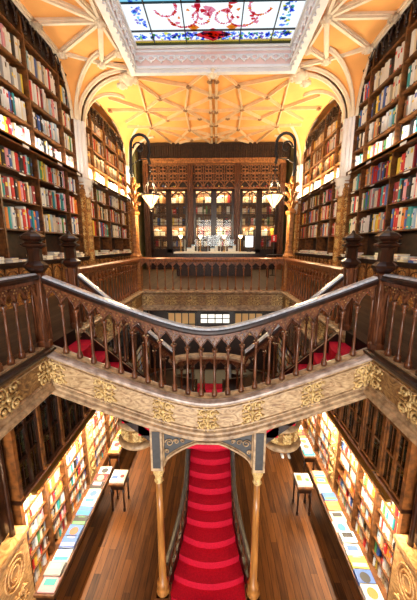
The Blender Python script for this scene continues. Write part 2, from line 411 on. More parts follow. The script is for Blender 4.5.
# panes and motifs
sk = MB(); sk.add([(SX0,SY0,ZS),(SX1,SY0,ZS),(SX1,SY1,ZS),(SX0,SY1,ZS)], [(0,3,2,1)]); sub(sk, 'white_pane', SCLEAR, sky)
bars = MB(); XB = [-1.7,-.77,.77,1.67]
YB_ = [SY1-.07-.50-.0, 8.1, 7.1, 6.1, 5.1, 4.1, 3.1, 2.1, 1.1]
for x in XB: bars.box(x-.014, x+.014, SY0, SY1, ZS-.05, ZS)
for y in YB_: bars.box(SX0, SX1, y-.011, y+.011, ZS-.04, ZS)
bars.box(SX0, SX1, SY1-.09, SY1-.05, ZS-.06, ZS)
sub(bars, 'lead_bar', IRON, sky)
pal = [SBLUE, SBLUE, SYEL, SVIO, SGRN, SCYAN, SRED, SORANGE, SPINK]
mo = MB(); rg = random.Random(3); zz = ZS-.008
def petal(x, y, r, mi, k=5, el=1.0):
    n = 8; ph = rg.random()*6
    mo.add([(x+math.cos(ph+2*PI*i/n)*r*(1+.35*math.cos(2*i))*el, y+math.sin(ph+2*PI*i/n)*r*(1+.35*math.cos(2*i)), zz-rg.random()*.004) for i in range(n)], [tuple(range(n))], mi)
def border(x0, x1, y0, y1, dens):
    for _ in range(int((x1-x0)*(y1-y0)*dens)):
        petal(rg.uniform(x0+.03, x1-.03), rg.uniform(y0+.03, y1-.03), rg.uniform(.025, .06), rg.choice((0,0,0,0,1,1,2,3,4,5)))
border(SX0+.1, SX1-.1, SY1-.5, SY1-.18, 150)
border(SX0+.25, -1.75, .8, 9.0, 85); border(1.75, SX1-.25, .8, 9.0, 85)
mo.add([(SX0,SY1-.17,zz),(SX1,SY1-.17,zz),(SX1,SY1-.09,zz),(SX0,SY1-.09,zz)], [(0,3,2,1)], 2)
mo.add([(SX0,8.0,zz),(SX1,8.0,zz),(SX1,8.1,zz),(SX0,8.1,zz)], [(0,3,2,1)], 5)
def loz(x, y, a, b, mi, z=0):
    mo.add([(x-a,y,zz-z),(x,y+b,zz-z),(x+a,y,zz-z),(x,y-b,zz-z)], [(0,1,2,3)], mi)
def arcband(x, y, r, w_, a0, a1, mi, ex=1.0):
    n = 14; vs_ = []
    for i in range(n+1):
        a = a0+(a1-a0)*i/n
        for q in (r-w_/2, r+w_/2): vs_.append((x+math.cos(a)*q*ex, y+math.sin(a)*q, zz-.001))
    mo.add(vs_, [(2*i, 2*i+1, 2*i+3, 2*i+2) for i in range(n)], mi)
for y0 in (9.22, 6.4, 3.6):
    loz(0, y0, .55, .25, 6); loz(0, y0, .34, .15, 7, .002); loz(0, y0, .12, .07, 2, .004)
    for s in (-1, 1):
        loz(s*.52, y0-.28, .17, .12, 7, .001); loz(s*.52, y0-.28, .09, .06, 2, .003)
        for (ax, ay, R_, e0, e1, nn_) in ((.78, -.70, .40, PI*.1, PI*1.15, 26), (.30, -.62, .22, 0, 2*PI, 20), (1.2, -.95, .28, PI*.1, PI*1.2, 16)):
            for q in range(nn_):
                a_ = e0+(e1-e0)*q/nn_; petal(s*(ax+R_*math.cos(a_)), y0+ay+R_*math.sin(a_), rg.uniform(.022, .045), rg.choice((6, 8, 8, 7)))
        for q in range(10): petal(s*rg.uniform(.3, 1.2), y0-rg.uniform(.35, 1.0), rg.uniform(.03, .06), rg.choice((6, 8, 8, 7)))
    for q in range(12): petal(rg.uniform(-.5, .5), y0-rg.uniform(.6, 1.3), rg.uniform(.05, .10), rg.choice((6, 8, 8, 8)))
sub(mo, 'coloured_pane', pal, sky)

# pillars with capitals (engaged, at the bay divisions)
def pillar(s, y0, y1, xf, nm):
    yc = (y0+y1)/2
    m = MB()
    m.box(s*(XW-.05), s*4.75, y0-.05, y1+.05, 3.5, 5.3)
    for dy, dx, r in ((0, .06, .11), (-.15, .02, .07), (.15, .02, .07), (-.24, -.06, .05), (.24, -.06, .05)):
        m.lathe([(r, 3.5), (r, 5.35)], 10, c=(s*(xf-dx+.06), yc+dy, 0), cap=False)
    p = struct(m.build(nm, WHITE))
    c = MB()
    c.lathe([(.10, 2.98), (.16, 3.05), (.12, 3.1), (.17, 3.2), (.2, 3.32), (.27, 3.38), (.24, 3.44), (.3, 3.5), (.3, 3.56), (.2, 3.6)], 8, c=(s*(xf+.06), yc, 0), rot=PI/8)
    for k in range(8):
        a = PI/8+k*PI/4; c.sphere((s*(xf+.06)+.21*math.cos(a), yc+.21*math.sin(a), 3.27), .05, 6)
    sub(c, 'capital', WHITE, p)
    return p
for s in (-1, 1):
    pillar(s, 9.9, 10.4, 4.34, 'trim_%d' % tn); tn += 1
    pillar(s, 15.3, 15.7, 4.34, 'trim_%d' % tn); tn += 1

# ------------------------------------------------------------------ rosettes and fascias
def rosette_cluster(mb, fn, hw=.17, hh=.19):
    """four scrolled leaves with a stem; fn(a, b, out) -> point"""
    for sa in (-1, 1):
        for sb in (-1, 1):
            ca, cb = sa*hw*.52, sb*hh*.52; R = min(hw, hh)*.42
            pts = [fn(ca+math.cos(t)*R*(1-t/11), cb+math.sin(t)*R*(1-t/11), .012) for t in [i*.7 for i in range(11)]]
            mb.tube(pts, .016, 5)
            mb.sphere(fn(ca, cb, .012), .022, 6)
            for k in range(5):
                t = 2*PI*k/5; mb.sphere(fn(ca+math.cos(t)*R*1.25, cb+math.sin(t)*R*1.25, .004), .02, 5)
    mb.sphere(fn(0, 0, .012), .035, 6)
    mb.tube([fn(0, -hh, .008), fn(0, hh, .008)], .014, 5); mb.tube([fn(-hw, 0, .008), fn(hw, 0, .008)], .014, 5)
SLAB = [(.13, -.07), (.15, -.04), (.15, -.015), (.12, 0), (-.11, 0), (-.11, -.07)]
FASP = [(.05, -.07), (.085, -.09), (.085, -.11), (.06, -.13), (.06, -.50), (-.08, -.50), (-.08, -.07)]
BOTM = [(.065, -.47), (.10, -.50), (.10, -.53), (.13, -.55), (.14, -.585), (.12, -.61), (-.09, -.61), (-.09, -.48)]
TOPM = [(.06, -.125), (.085, -.135), (.085, -.15), (.06, -.16)]
BM2 = [(.06, -.44), (.08, -.45), (.08, -.47), (.06, -.475)]
def path_at(path, d):
    P = [Vector(p) for p in path]; acc = 0
    for i in range(len(P)-1):
        L = math.hypot(P[i+1].x-P[i].x, P[i+1].y-P[i].y)
        if acc+L >= d-1e-6 or i == len(P)-2:
            t = (d-acc)/L; p = P[i].lerp(P[i+1], t); dv = (P[i+1]-P[i]); h = Vector((dv.x, dv.y, 0)).normalized()
            return p, h, dv.z/L
        acc += L
def plen(path): return sum(math.hypot(path[i+1][0]-path[i][0], path[i+1][1]-path[i][1]) for i in range(len(path)-1))
def rosette_at(path, d, hw, out=.06, zc=-.30):
    p, h, sl = path_at(path, d); nrm = Vector((h.y, -h.x, 0)); mb = MB()
    rosette_cluster(mb, lambda a, b, o: p+h*a+nrm*(out+o)+Vector((0, 0, zc+b+sl*a)), hw)
    return mb
def fascia(path, name_parent, mats, rs, spec=True):
    m = MB(); m.sweep(FASP, path); par = m.build(name_parent, mats[0])
    m = MB(); m.sweep(SLAB, path); sub(m, 'edge_slab', mats[1], par)
    m = MB(); m.sweep(BOTM, path); m.sweep(BM2, path); m.sweep(TOPM, path); sub(m, 'moulding', mats[2], par)
    for d in rs: sub(rosette_at(path, d, .19), 'carved_rosette', mats[3], par)
    return par
pl = [(-XV, .2, 0), (-XV, YF, 0)]; pr = [(XV, YF, 0), (XV, .2, 0)]
for pth in (pl, pr):
    L = plen(pth); ds = [L-.12, L-.85, L-1.6, L-2.4] if pth is pl else [.12, .85, 1.6, 2.4]
    struct(fascia(pth, 'trim_%d' % tn, (FASCD, DARK, MOULD, GILT), ds)); tn += 1
rear = [(-XV, YN2-.1, 0), (-XV, YB, 0), (XV, YB, 0), (XV, YN2-.1, 0)]
L1 = YB-YN2+.1
ds = [.5, 1.4, 2.3, 3.2, L1+.25, L1+.95, L1+1.6, L1+2.22, L1+2.85, L1+3.5, L1+4.2] + [L1+2*XV+q for q in (.6, 1.5, 2.4, 3.3)]
struct(fascia(rear, 'trim_%d' % tn, (FASCD, MOULD, MOULD, GILT), ds)); tn += 1

# ------------------------------------------------------------------ balustrades
def colonnette(mb, x, y, z, h):
    mb.lathe([(.040, 0), (.040, .05), (.028, .06), (.034, .078), (.019, .10), (.0165, h*.5), (.015, h-.10), (.028, h-.085), (.018, h-.07), (.022, h-.05), (.040, h-.02), (.040, h)], 8, c=(x, y, z), rot=PI/8)
def arcade(mb, p0, h, sl, w_, z0, z1):
    """pointed arch fretwork over one bay, opening below it"""
    n = 12; nrm = Vector((h.y, -h.x, 0)); vs_ = []; H_ = (z1-z0)*.84
    for t in (-.016, .016):
        for i in range(n+1):
            u = i/n; q = min(u, 1-u)*2; q = max(q-.08, 0)/.92
            a = H_*q**.42 if q > 0 else 0
            a -= .02*math.sin(q*PI)*1.0
            b = p0+h*(u*w_)+nrm*t+Vector((0, 0, sl*u*w_))
            vs_.append(b+Vector((0, 0, z0+a))); vs_.append(b+Vector((0, 0, z1)))
    k = 2*(n+1); fs = []
    for i in range(n):
        a = 2*i; fs.append((a, a+1, a+3, a+2)); fs.append((k+a, k+a+2, k+a+3, k+a+1)); fs.append((a, a+2, k+a+2, k+a))
    mb.add(vs_, fs)
    for sgn in (-1, 1):
        pts = []
        for i in range(n+1):
            u = i/n; q = min(u, 1-u)*2; q = max(q-.08, 0)/.92; a = (H_*q**.42 if q > 0 else 0)-.02*math.sin(q*PI)
            pts.append(p0+h*(u*w_)+nrm*sgn*.018+Vector((0, 0, sl*u*w_+z0+a+.005)))
        mb.tube(pts, .009, 4)
        for u, dz in ((.12, .6), (.88, .6), (.0, .8), (.27, .86), (.73, .86)):
            mb.sphere(p0+h*(u*w_)+nrm*sgn*.016+Vector((0, 0, sl*u*w_+z0+(z1-z0)*dz)), .011, 5, 1)
HRAIL = [(.075, .0), (.085, .02), (.085, .05), (.055, .075), (0, .085), (-.055, .075), (-.085, .05), (-.085, .02), (-.075, .0)]
def balustrade(path, nb, label, group=None, H=1.0, railmat=None, inset=0.0, base=True):
    o = empty('balustrade', Vector(path[0]), label, 'balustrade', group)
    L = plen(path); w_ = L/nb; bm_ = RBAL if railmat is RBAL else BAL
    m = MB(); m.sweep([(a, b+H-.085) for a, b in HRAIL], path, smooth=False); hr_ = sub(m, 'handrail', railmat or DARK, o)
    if railmat is None:
        m = MB(); m.sweep([(.068, H-.016), (.045, H+.005), (-.045, H+.005), (-.068, H-.016)], path); sub(m, 'rail_sheen', RAIL_SHEEN, hr_)  # thin strip over the dark rail, coloured as its bright highlight
    m = MB(); m.sweep([(.05, H-.13), (.06, H-.085), (-.06, H-.085), (-.05, H-.13)], path)
    sub(m, 'rail_moulding', bm_, o)
    if base:
        m = MB(); m.sweep([(.055, 0), (.055, .02), (-.055, .02), (-.055, 0)], path); sub(m, 'base_rail', MOULD, o)
    a = MB(); cz = H*.70
    for i in range(nb):
        p, h, sl = path_at(path, i*w_+1e-4); p2, h2, s2 = path_at(path, (i+1)*w_-1e-4)
        hh = Vector((p2.x-p.x, p2.y-p.y, 0)); ww = hh.length; hh.normalize()
        arcade(a, p, hh, (p2.z-p.z)/ww, ww, cz, H-.12)
        if i > 0:
            b = MB(); colonnette(b, p.x, p.y, p.z+.02, cz-.02); sub(b, 'baluster', bm_, o)
    sub(a, 'arcade_fretwork', [bm_, FASCD], hr_)
    return o
bridge_path = [(x, YF, bz(x)) for x in [-XV+.1+i*(2*XV-.2)/40 for i in range(41)]]
balustrade(bridge_path, 23, 'sweeping curved balustrade in foreground, dipping over the red staircase', None)
balustrade([(-XV, .4, 0), (-XV, YF-.1, 0)], 17, 'short dark balustrade cut by the left picture edge, before the nearest left newel')
balustrade([(XV, YF-.1, 0), (XV, .4, 0)], 17, 'short dark balustrade cut by the right picture edge, before the nearest right newel')
balustrade([(-XV, YN2+.1, 0), (-XV, YB-.08, 0)], 20, 'straight balustrade along the left gallery running back to the left lamp post', railmat=RBAL)
balustrade([(XV, YB-.08, 0), (XV, YN2+.1, 0)], 20, 'straight balustrade along the right gallery running back to the right lamp post', railmat=RBAL)
balustrade([(-XV+.08, YB, 0), (XV-.08, YB, 0)], 18, 'straight balustrade across the rear gallery between the two lamp posts', railmat=RBAL)

def newel(x, y, label, big=1.0):
    o = empty('newel_post', (x, y, 0), label, 'newel post')
    m = MB(); m.lathe([(.095, 0), (.095, .08), (.075, .10), (.072, 1.0), (.085, 1.04)], 8, c=(x, y, 0), rot=PI/8, smooth=False)
    for k in range(4):
        a = k*PI/2+PI/4; m.lathe([(.02, .08), (.017, .7), (.03, .74), (.016, .78), (.03, .98)], 6, c=(x+.085*math.cos(a), y+.085*math.sin(a), 0))
    sub(m, 'shaft', BAL, o)
    m = MB(); m.lathe([(.07, 1.0), (.11, 1.03), (.145, 1.07), (.145, 1.10), (.10, 1.14), (.09, 1.15)], 8, c=(x, y, 0), rot=PI/8, smooth=False); sub(m, 'collar', DARK, o)
    m = MB(); m.lathe([(.09, 1.14), (.085, 1.30), (.10, 1.33)], 8, c=(x, y, 0), rot=PI/8, smooth=False); sub(m, 'neck', DARK, o)
    m = MB(); m.lathe([(.095, 1.32), (.15, 1.345), (.15, 1.365), (.10, 1.385), (.10, 1.40), (.145, 1.43), (.15, 1.46), (.11, 1.49), (.05, 1.52), (.028, 1.54), (.02, 1.565), (.002, 1.58)], 8, c=(x, y, 0), rot=PI/8, smooth=False); sub(m, 'cap', DARK, o)
    return o
newel(-XV, YF, 'nearest left newel post with octagonal dark cap at the start of the curved balustrade')
newel(XV, YF, 'nearest right newel post with octagonal dark cap at the start of the curved balustrade')
newel(-XV, YN2, 'second left newel post, smaller in view, at the top of the left red steps')
newel(XV, YN2, 'second right newel post, smaller in view, at the top of the right red steps')

# ------------------------------------------------------------------ upper staircase: curved front string, side steps, landing
st = empty('staircase', (0, 4.2, -1.4), 'upper staircase with pale curved carved string and red steps falling from both galleries', 'staircase')
bp = [(x, YF, bz(x)) for x in [-XV+.02+i*(2*XV-.04)/48 for i in range(49)]]
m = MB(); m.sweep(FASP, bp); sp_ = sub(m, 'string_panel', FASC, st)
m = MB(); m.sweep(SLAB, bp); sub(m, 'edge_slab', wood('worn_pale_slab', (.20, .13, .10), (.62, .50, .42), (8, 8, 8), .3, .1), st)
m = MB(); m.sweep(BOTM, bp); m.sweep(BM2, bp); m.sweep(TOPM, bp); sub(m, 'moulding', MOULD, st)
Lb = plen(bp)
for d in (.1, Lb/2-1.42, Lb/2-.62, Lb/2, Lb/2+.62, Lb/2+1.42, Lb-.1): sub(rosette_at(bp, d, .14), 'carved_rosette', GILT, sp_)
NS = 7; x0s = 2.2; x1s = .55; run = (x0s-x1s)/NS
for s in (-1, 1):
    for i in range(NS):
        xa = x0s-run*i; xb = xa-run; z = -.2*(i+1); y0, y1 = YF+.06, YN2-.03
        n = 8; vs_ = []
        for q in range(n+1):
            t = q/n; y = y0+(y1-y0)*t; bow = .07*math.sin(t*PI*1.3-.3)
            vs_.append((s*xa, y, t)); vs_.append((s*(xb-.03+bow*-1), y, t))
        m = MB()
        top = [(v[0], v[1], z) for v in vs_]; bot = [(v[0], v[1], z-.2) for v in vs_]
        k = len(top); fs = []
        for q in range(n):
            a = 2*q; fs += [(a, a+1, a+3, a+2), (k+a, k+a+2, k+a+3, k+a+1), (a+1, k+a+1, k+a+3, a+3), (a, a+2, k+a+2, k+a)]
        fs += [(0, k, k+1, 1), (2*n, 2*n+1, k+2*n+1, k+2*n)]
        m.add(top+bot, fs); sub(m, 'step', RED, st)
    # soffit and inner string
    m = MB(); m.add([(s*x0s, YF+.06, -.36), (s*x1s, YF+.06, -1.76), (s*x1s, YN2+.02, -1.76), (s*x0s, YN2, -.36),
                     (s*x0s, YF+.06, -.2), (s*x1s, YF+.06, -1.58), (s*x1s, YN2+.02, -1.58), (s*x0s, YN2, -.2)],
                    [(0,1,2,3), (4,7,6,5), (0,4,5,1), (3,2,6,7), (0,3,7,4), (1,5,6,2)]); sub(m, 'soffit', DARK, st)
    ip = [(s*x0s, YN2, 0), (s*x1s, YN2+.02, -1.4)]
    if s > 0: ip = ip[::-1]
    m = MB(); m.sweep([(.05, -.34), (.05, .06), (-.05, .06), (-.05, -.34)], ip); sub(m, 'inner_string', DARK, st)
arc = [(.62*math.sin(a)*1.0, YN2+.02+.26*math.cos(a), -1.4) for a in [-PI/2+PI*i/16 for i in range(17)]]
m = MB(); poly = [(p[0], p[1]) for p in arc]+[(.62, YF+.06), (-.62, YF+.06)]
m.prism(poly, lambda a, b, t: (a, b, t), -1.6, -1.4); sub(m, 'landing', RED, st)
m = MB(); m.sweep([(.04, -.3), (.04, .03), (-.04, .03), (-.04, -.3)], arc); sub(m, 'landing_string', DARK, st)
balustrade([(-x0s+.1, YN2, -.05), (-x1s-.05, YN2+.02, -1.36)], 9, 'steep inner balustrade beside the left red steps, behind the curved balustrade', H=.95)
balustrade([(x1s+.05, YN2+.02, -1.36), (x0s-.1, YN2, -.05)], 9, 'steep inner balustrade beside the right red steps, behind the curved balustrade', H=.95)
balustrade([(p[0], p[1], p[2]+.03) for p in arc], 7, 'small curved balustrade around the landing, seen through the foreground balusters', H=.82, railmat=MOULD)

# carved drum pendants under the stair flanks
for s, l in ((-1, 'left'), (1, 'right')):
    o = empty('carved_drum', (s*1.24, 4.4, -2.06), 'round carved honey-wood drum hanging under the %s half of the curved stair' % l, 'carved pendant')
    c = (s*1.24, 4.4, 0)
    m = MB(); m.lathe([(.10, -2.06), (.20, -2.05), (.27, -2.0), (.27, -1.40), (.27, -1.15)], 24, c=c); dr = sub(m, 'drum', FASCD, o)
    m = MB(); m.lathe([(.25, -2.04), (.33, -1.99), (.35, -1.95), (.33, -1.91), (.27, -1.90)], 24, c=c, cap=False); m.lathe([(.27, -1.66), (.32, -1.64), (.33, -1.60), (.27, -1.57)], 24, c=c, cap=False); sub(m, 'ring', MOULD, o)
    m = MB()
    for k in range(8):
        a = k*PI/4+.2; h = Vector((-math.sin(a), math.cos(a), 0)); nn = Vector((math.cos(a), math.sin(a), 0)); pc = Vector(c)+nn*.27
        rosette_cluster(m, lambda u, v, q: pc+h*u+nn*q+Vector((0, 0, -1.78+v)), .07, .09)
    sub(m, 'carving', GILT, dr)

# columns and arch bracket beneath the bridge
for s, l in ((-1, 'left'), (1, 'right')):
    x = s*.73; o = empty('column', (x, YF, ZG), 'slender amber wooden column on the %s of the lower red stair, carrying the bridge' % l, 'column')
    m = MB(); m.box(x-.1, x+.1, YF-.1, YF+.1, ZG, -4.2); m.box(x-.12, x+.12, YF-.12, YF+.12, ZG, ZG+.12); m.box(x-.12, x+.12, YF-.12, YF+.12, -4.27, -4.2); sub(m, 'pedestal', MID, o)
    m = MB(); m.lathe([(.10, -4.2), (.11, -4.16), (.08, -4.12), (.09, -4.06), (.095, -4.0), (.06, -3.96), (.058, -3.5), (.052, -2.7), (.048, -2.1)], 14, c=(x, YF, 0)); sub(m, 'shaft', COLW, o)
    m = MB(); m.lathe([(.05, -2.12), (.07, -2.09), (.055, -2.06), (.06, -2.0), (.085, -1.94), (.09, -1.90), (.08, -1.87), (.1, -1.84)], 10, c=(x, YF, 0)); sub(m, 'capital', GILT, o)
    m = MB(); m.box(x-.085, x+.085, YF-.10, YF+.08, -1.85, bz(x)-.58); blk = sub(m, 'impost_block', MOULD, o)
    m = MB(); m.box(x-.055, x+.055, YF-.108, YF-.1, -1.80, bz(x)-.64); sub(m, 'block_panel', NAVY, blk)
o = empty('arch_bracket', (0, YF, -1.5), 'pierced flat arch with pale scrollwork spanning the two columns under the bridge', 'arch')
n = 24; xs = [-.645+1.29*i/n for i in range(n+1)]
def archz(x): q = 1-abs(x)/.645; return -1.80+.38*min(1, q*1.35)**.55
m = MB(); poly = [(x, archz(x)) for x in xs]+[(x, bz(x)-.58) for x in xs[::-1]]
vs_ = []; 
for t in (YF-.04, YF+.06):
    for x in xs: vs_ += [(x, t, archz(x)), (x, t, bz(x)-.58)]
k = 2*(n+1); fs = []
for i in range(n): a = 2*i; fs += [(a, a+2, a+3, a+1), (k+a, k+a+1, k+a+3, k+a+2), (a, k+a, k+a+2, a+2)]
m.add(vs_, fs); sub(m, 'spandrel', NAVY, o)
m = MB(); m.tube([(x, YF-.05, archz(x)) for x in xs], .02, 6); m.tube([(x, YF-.045, archz(x)+.035) for x in xs], .008, 5)
for s in (-1, 1):
    m.tube([(s*.635, YF-.05, -1.8), (s*.635, YF-.05, bz(.63)-.6)], .015, 5)
    for cx, cz, R in ((.55, -1.42, .062), (.45, -1.40, .04), (.59, -1.56, .035), (.36, -1.39, .03)):
        m.tube([(s*(cx+math.cos(t)*R*(1-t/12)), YF-.05, cz+math.sin(t)*R*(1-t/12)) for t in [i*.55 for i in range(17)]], .009, 5)
sub(m, 'scrollwork', MOULD, o)

# ------------------------------------------------------------------ lower central flight
st = empty('staircase', (0, 4.2, ZG), 'central lower flight of bowed red carpeted steps between the two slender columns', 'staircase')
NL = 15; z0 = ZG; y0 = 4.02
def hw(y): 
    t = min(1, max(0, (5.05-y)/1.0)); return .475+.27*t**1.3
rise = .17; runl = .232
for i in range(NL):
    ya = y0+runl*i; z = z0+rise*(i+1); yb = ya+runl+.02; W = hw(ya+.05); sag = .11 if i > 3 else .15
    n = 12; m = MB(); vs_ = []
    for zt in (z-rise-.02, z-.03, z):
        for q in range(n+1):
            u = -1+2*q/n; nose = .018 if zt > z-.04 else 0
            vs_.append((u*W, ya-sag*(1-u*u)-nose, zt))
    for zt in (z, z-rise-.02):
        for q in range(n+1):
            u = -1+2*q/n; vs_.append((u*hw(yb), yb+.0-(.04)*(1-u*u), zt))
    r = n+1; fs = []
    for a, b in ((0, 1), (1, 2), (2, 3), (3, 4), (4, 0)):
        for q in range(n): fs.append((a*r+q, a*r+q+1, b*r+q+1, b*r+q))
    fs += [tuple(a*r for a in range(5)), tuple(a*r+n for a in range(5))[::-1]]
    m.add(vs_, fs); sub(m, 'step', RED, st)
yt = y0+runl*NL; zt = z0+rise*NL
m = MB(); m.box(-.9, .9, yt, yt+.9, zt-.2, zt); sub(m, 'landing', DARK, st)
for s in (-1, 1):
    pth = [(s*(hw(y)+.03), y, z0+.2+(y-y0)*rise/runl) for y in [y0+.05+i*(yt-y0-.05)/14 for i in range(15)]]
    if s > 0: pth = pth[::-1]
    m = MB(); m.sweep([(.03, -.45), (.03, .08), (-.03, .08), (-.03, -.45)], pth); sub(m, 'side_string', DARK, st)
def lowrail(s, l):
    pth = [(s*(hw(y)+.03), y, z0+.27+(y-y0)*rise/runl) for y in [y0+.05+i*(yt-y0-.05)/14 for i in range(15)]]
    if s > 0: pth = pth[::-1]
    o = empty('balustrade', pth[0], 'low dark balustrade climbing the %s side of the central lower stair' % l, 'balustrade')
    m = MB(); m.sweep([(.045, .46), (.045, .50), (.02, .53), (-.02, .53), (-.045, .50), (-.045, .46)], pth); sub(m, 'handrail', STEEL, o)
    L = plen(pth); nb = 24
    for i in range(nb):
        p, h, sl = path_at(pth, (i+.5)*L/nb); b = MB()
        b.lathe([(.022, -.02), (.02, .05), (.011, .08), (.012, .38), (.022, .42), (.02, .5)], 6, c=p); sub(b, 'baluster', BAL, o)
for s, l in ((-1, 'left'), (1, 'right')): lowrail(s, l)
# curved flights linking the two landings
cf = empty('staircase', (0, 6.5, -2.55), 'two curved dark wooden flights joining the rear lower landing to the upper landing', 'staircase')
for s in (-1, 1):
    P = bez((s*.85, yt+.5, zt), (s*1.75, 6.5, -2.0), (s*.55, 4.95, -1.4), 8)
    for i in range(7):
        a, b = P[i], P[i+1]; d = Vector((b.x-a.x, b.y-a.y, 0)); M = Matrix.Translation(((a.x+b.x)/2, (a.y+b.y)/2, zt+(i+1)*(-1.4-zt)/8-.08)) @ Matrix.Rotation(math.atan2(d.y, d.x), 4, 'Z')
        m = MB(); m.obox(M, d.length+.04, .62, .16); sub(m, 'step', DARK, cf)
    for off in (-.34, .34):
        Q = []
        for i, p in enumerate(P):
            t = (P[min(i+1, 8)]-P[max(i-1, 0)]); nn = Vector((t.y, -t.x, 0)).normalized(); Q.append(p+nn*off)
        m = MB(); m.sweep([(.03, -.28), (.03, .16), (-.03, .16), (-.03, -.28)], Q); sub(m, 'side_string', DARK, cf)

# ------------------------------------------------------------------ lamp posts and lanterns
for s, l in ((-1, 'left'), (1, 'right')):
    x, y = s*(XV+.05), YB
    o = empty('lamp_post', (x, y, 0), 'carved honey-orange wooden lamp post with curled iron arm at the %s corner of rear balustrade' % l, 'lamp post')
    m = MB(); m.box(x-.13, x+.13, y-.13, y+.13, 0, 1.02); m.box(x-.15, x+.15, y-.15, y+.15, 0, .1); m.lathe([(.17, 1.0), (.18, 1.04), (.13, 1.12), (.125, 1.2)], 8, c=(x, y, 0), rot=PI/8, smooth=False); sub(m, 'base', LAMPW, o)
    m = MB(); m.lathe([(.105, 1.15), (.10, 2.22), (.15, 2.26), (.15, 2.32), (.09, 2.38), (.08, 3.1), (.06, 3.25)], 8, c=(x, y, 0), rot=PI/8, smooth=False); sub(m, 'shaft', LAMPW, o)
    m = MB()
    for zr in (2.55, 2.8, 3.05):
        for k in range(8):
            a = k*PI/4+(.4 if zr == 2.8 else 0); m.tube([(x+.07*math.cos(a), y+.07*math.sin(a), zr-.12), (x+.13*math.cos(a), y+.13*math.sin(a), zr), (x+.19*math.cos(a), y+.19*math.sin(a), zr+.03), (x+.18*math.cos(a), y+.18*math.sin(a), zr-.04)], [.03, .03, .02, .012], 5)
    sub(m, 'leaf_crown', LAMPW, o)
    m = MB(); pts = [(x+s*-.0, y, 3.2), (x+s*.04, y, 3.55), (x+s*.02, y, 3.9)]
    cxx = x-s*.24; pts = pts[:2]+[(cxx+s*.26*math.cos(a), y, 4.08+.30*math.sin(a)) for a in [PI*i/10 for i in range(0, 11)]]
    pts += [(cxx-s*.27, y, 3.9), (cxx-s*.22, y, 3.76), (cxx-s*.25, y, 3.66), (cxx-s*.26, y, 3.60)]
    # final drop to the hook
    m.tube(pts, .042, 8)
    m.tube([(cxx+s*.03+s*(.17-.012*i)*math.cos(i*.55), y, 4.02+(.19-.013*i)*math.sin(i*.55)) for i in range(13)], .026, 6)
    m.tube([(x-s*.02, y, 3.25), (x+s*.1, y, 3.42), (x-s*.0, y, 3.6), (x-s*.18, y, 3.72), (x-s*.42, y, 3.74)], .014, 5)
    arm = sub(m, 'iron_arm', IRON, o)
    lx = s*1.77; hk = (cxx-s*.26, y, 3.60)
    o = empty('hanging_lantern', (lx, y, 2.3), 'lit faceted glass lantern hanging from the iron arm on the %s' % l, 'lantern')
    m = MB(); m.tube([hk, (lx, y, 3.45)], .012, 5); m.sphere((lx, y, 3.45), .035, 6)
    for a in range(4): m.tube([(lx, y, 3.42), (lx+.25*math.cos(a*PI/2+PI/4), y+.25*math.sin(a*PI/2+PI/4), 2.77)], .008, 4)
    sub(m, 'chain', IRON, o)
    m = MB(); m.lathe([(.02, 2.42), (.255, 2.74), (.255, 2.76), (.16, 2.77)], 6, c=(lx, y, 0), smooth=False); sub(m, 'lamp_glass', LANT, o)
    m = MB(); m.tube([(lx+.265*math.cos(a), y+.265*math.sin(a), 2.76) for a in [2*PI*i/6 for i in range(6)]], .016, 5, closed=True)
    for i in range(6):
        a = 2*PI*i/6; m.tube([(lx+.262*math.cos(a), y+.262*math.sin(a), 2.76), (lx+.03*math.cos(a), y+.03*math.sin(a), 2.40)], .009, 4)
        m.lathe([(.002, 2.85), (.016, 2.80), (.016, 2.76)], 5, c=(lx+.265*math.cos(a), y+.265*math.sin(a), 0))
    m.sphere((lx, y, 2.36), .03, 6); sub(m, 'frame', IRON, o)
    point('lantern_light', (lx, y-.0, 2.15), 80, WARM, .08); point('lantern_light', (lx, y, 3.0), 110, (1, .82, .5), .08)

# ------------------------------------------------------------------ bookcases
BOOKS = []      # (side, x_face, y0, y1, z0, h, depth, colour index, address)
PALN = ['white', 'cream', 'red', 'orange', 'yellow', 'blue', 'pale blue', 'green', 'black', 'grey', 'pink', 'brown', 'teal', 'dark red', 'tan']
PALC = [(.80,.80,.78), (.78,.70,.52), (.62,.03,.03), (.80,.24,.04), (.85,.62,.07), (.05,.13,.42), (.42,.60,.75), (.09,.30,.10), (.018,.018,.02), (.32,.33,.34), (.75,.34,.40), (.20,.09,.04), (.03,.33,.36), (.28,.02,.03), (.58,.40,.20)]
PALM = [plain('book_'+n_.replace(' ', '_'), c_, .45, 0, .06, 3) for n_, c_ in zip(PALN, PALC)]
WU = [15,4,1.4,.6,.7,1.8,1.4,.5,2.8,1.6,.4,.8,.8,.7,.6]; WG = [5,4,.6,.6,.8,.3,.3,.2,1,1,.2,1.5,.1,.4,4]; WL = [9,6,1.6,1.5,2.2,1,1,.8,.8,.6,1.2,.8,.7,.4,2.5]
WS = [5,2,2.6,1.2,.8,1.8,1.2,.8,1.8,1.2,.9,.8,1,.8,.4]
def fill(s, xf, y0, y1, z, hmax, w0, w1, wt, adr, full=.97, dep=.22, hr=(.68, .86)):
    y = y0+.02; k = 0; end = y1-.02-(0 if random.random() < full else random.uniform(.1, .3)*(y1-y0))
    hb = random.uniform(*hr)
    while y < end-w0:
        wd = random.uniform(w0, w1); 
        if y+wd > end: wd = end-y
        if random.random() < .15: hb = random.uniform(*hr)
        h = hmax*min(.92, hb*random.uniform(.90, 1.06)); k += 1
        BOOKS.append((s, xf+.03+random.uniform(0, .03), y, y+wd-.004, z, h, dep, random.choices(range(15), wt)[0], adr, k))
        y += wd
        if random.random() < .03: y += random.uniform(.03, .12)
SHZ = [.98, 1.72, 2.38, 3.05, 3.67, 4.28, 4.9, 5.56, 6.22]
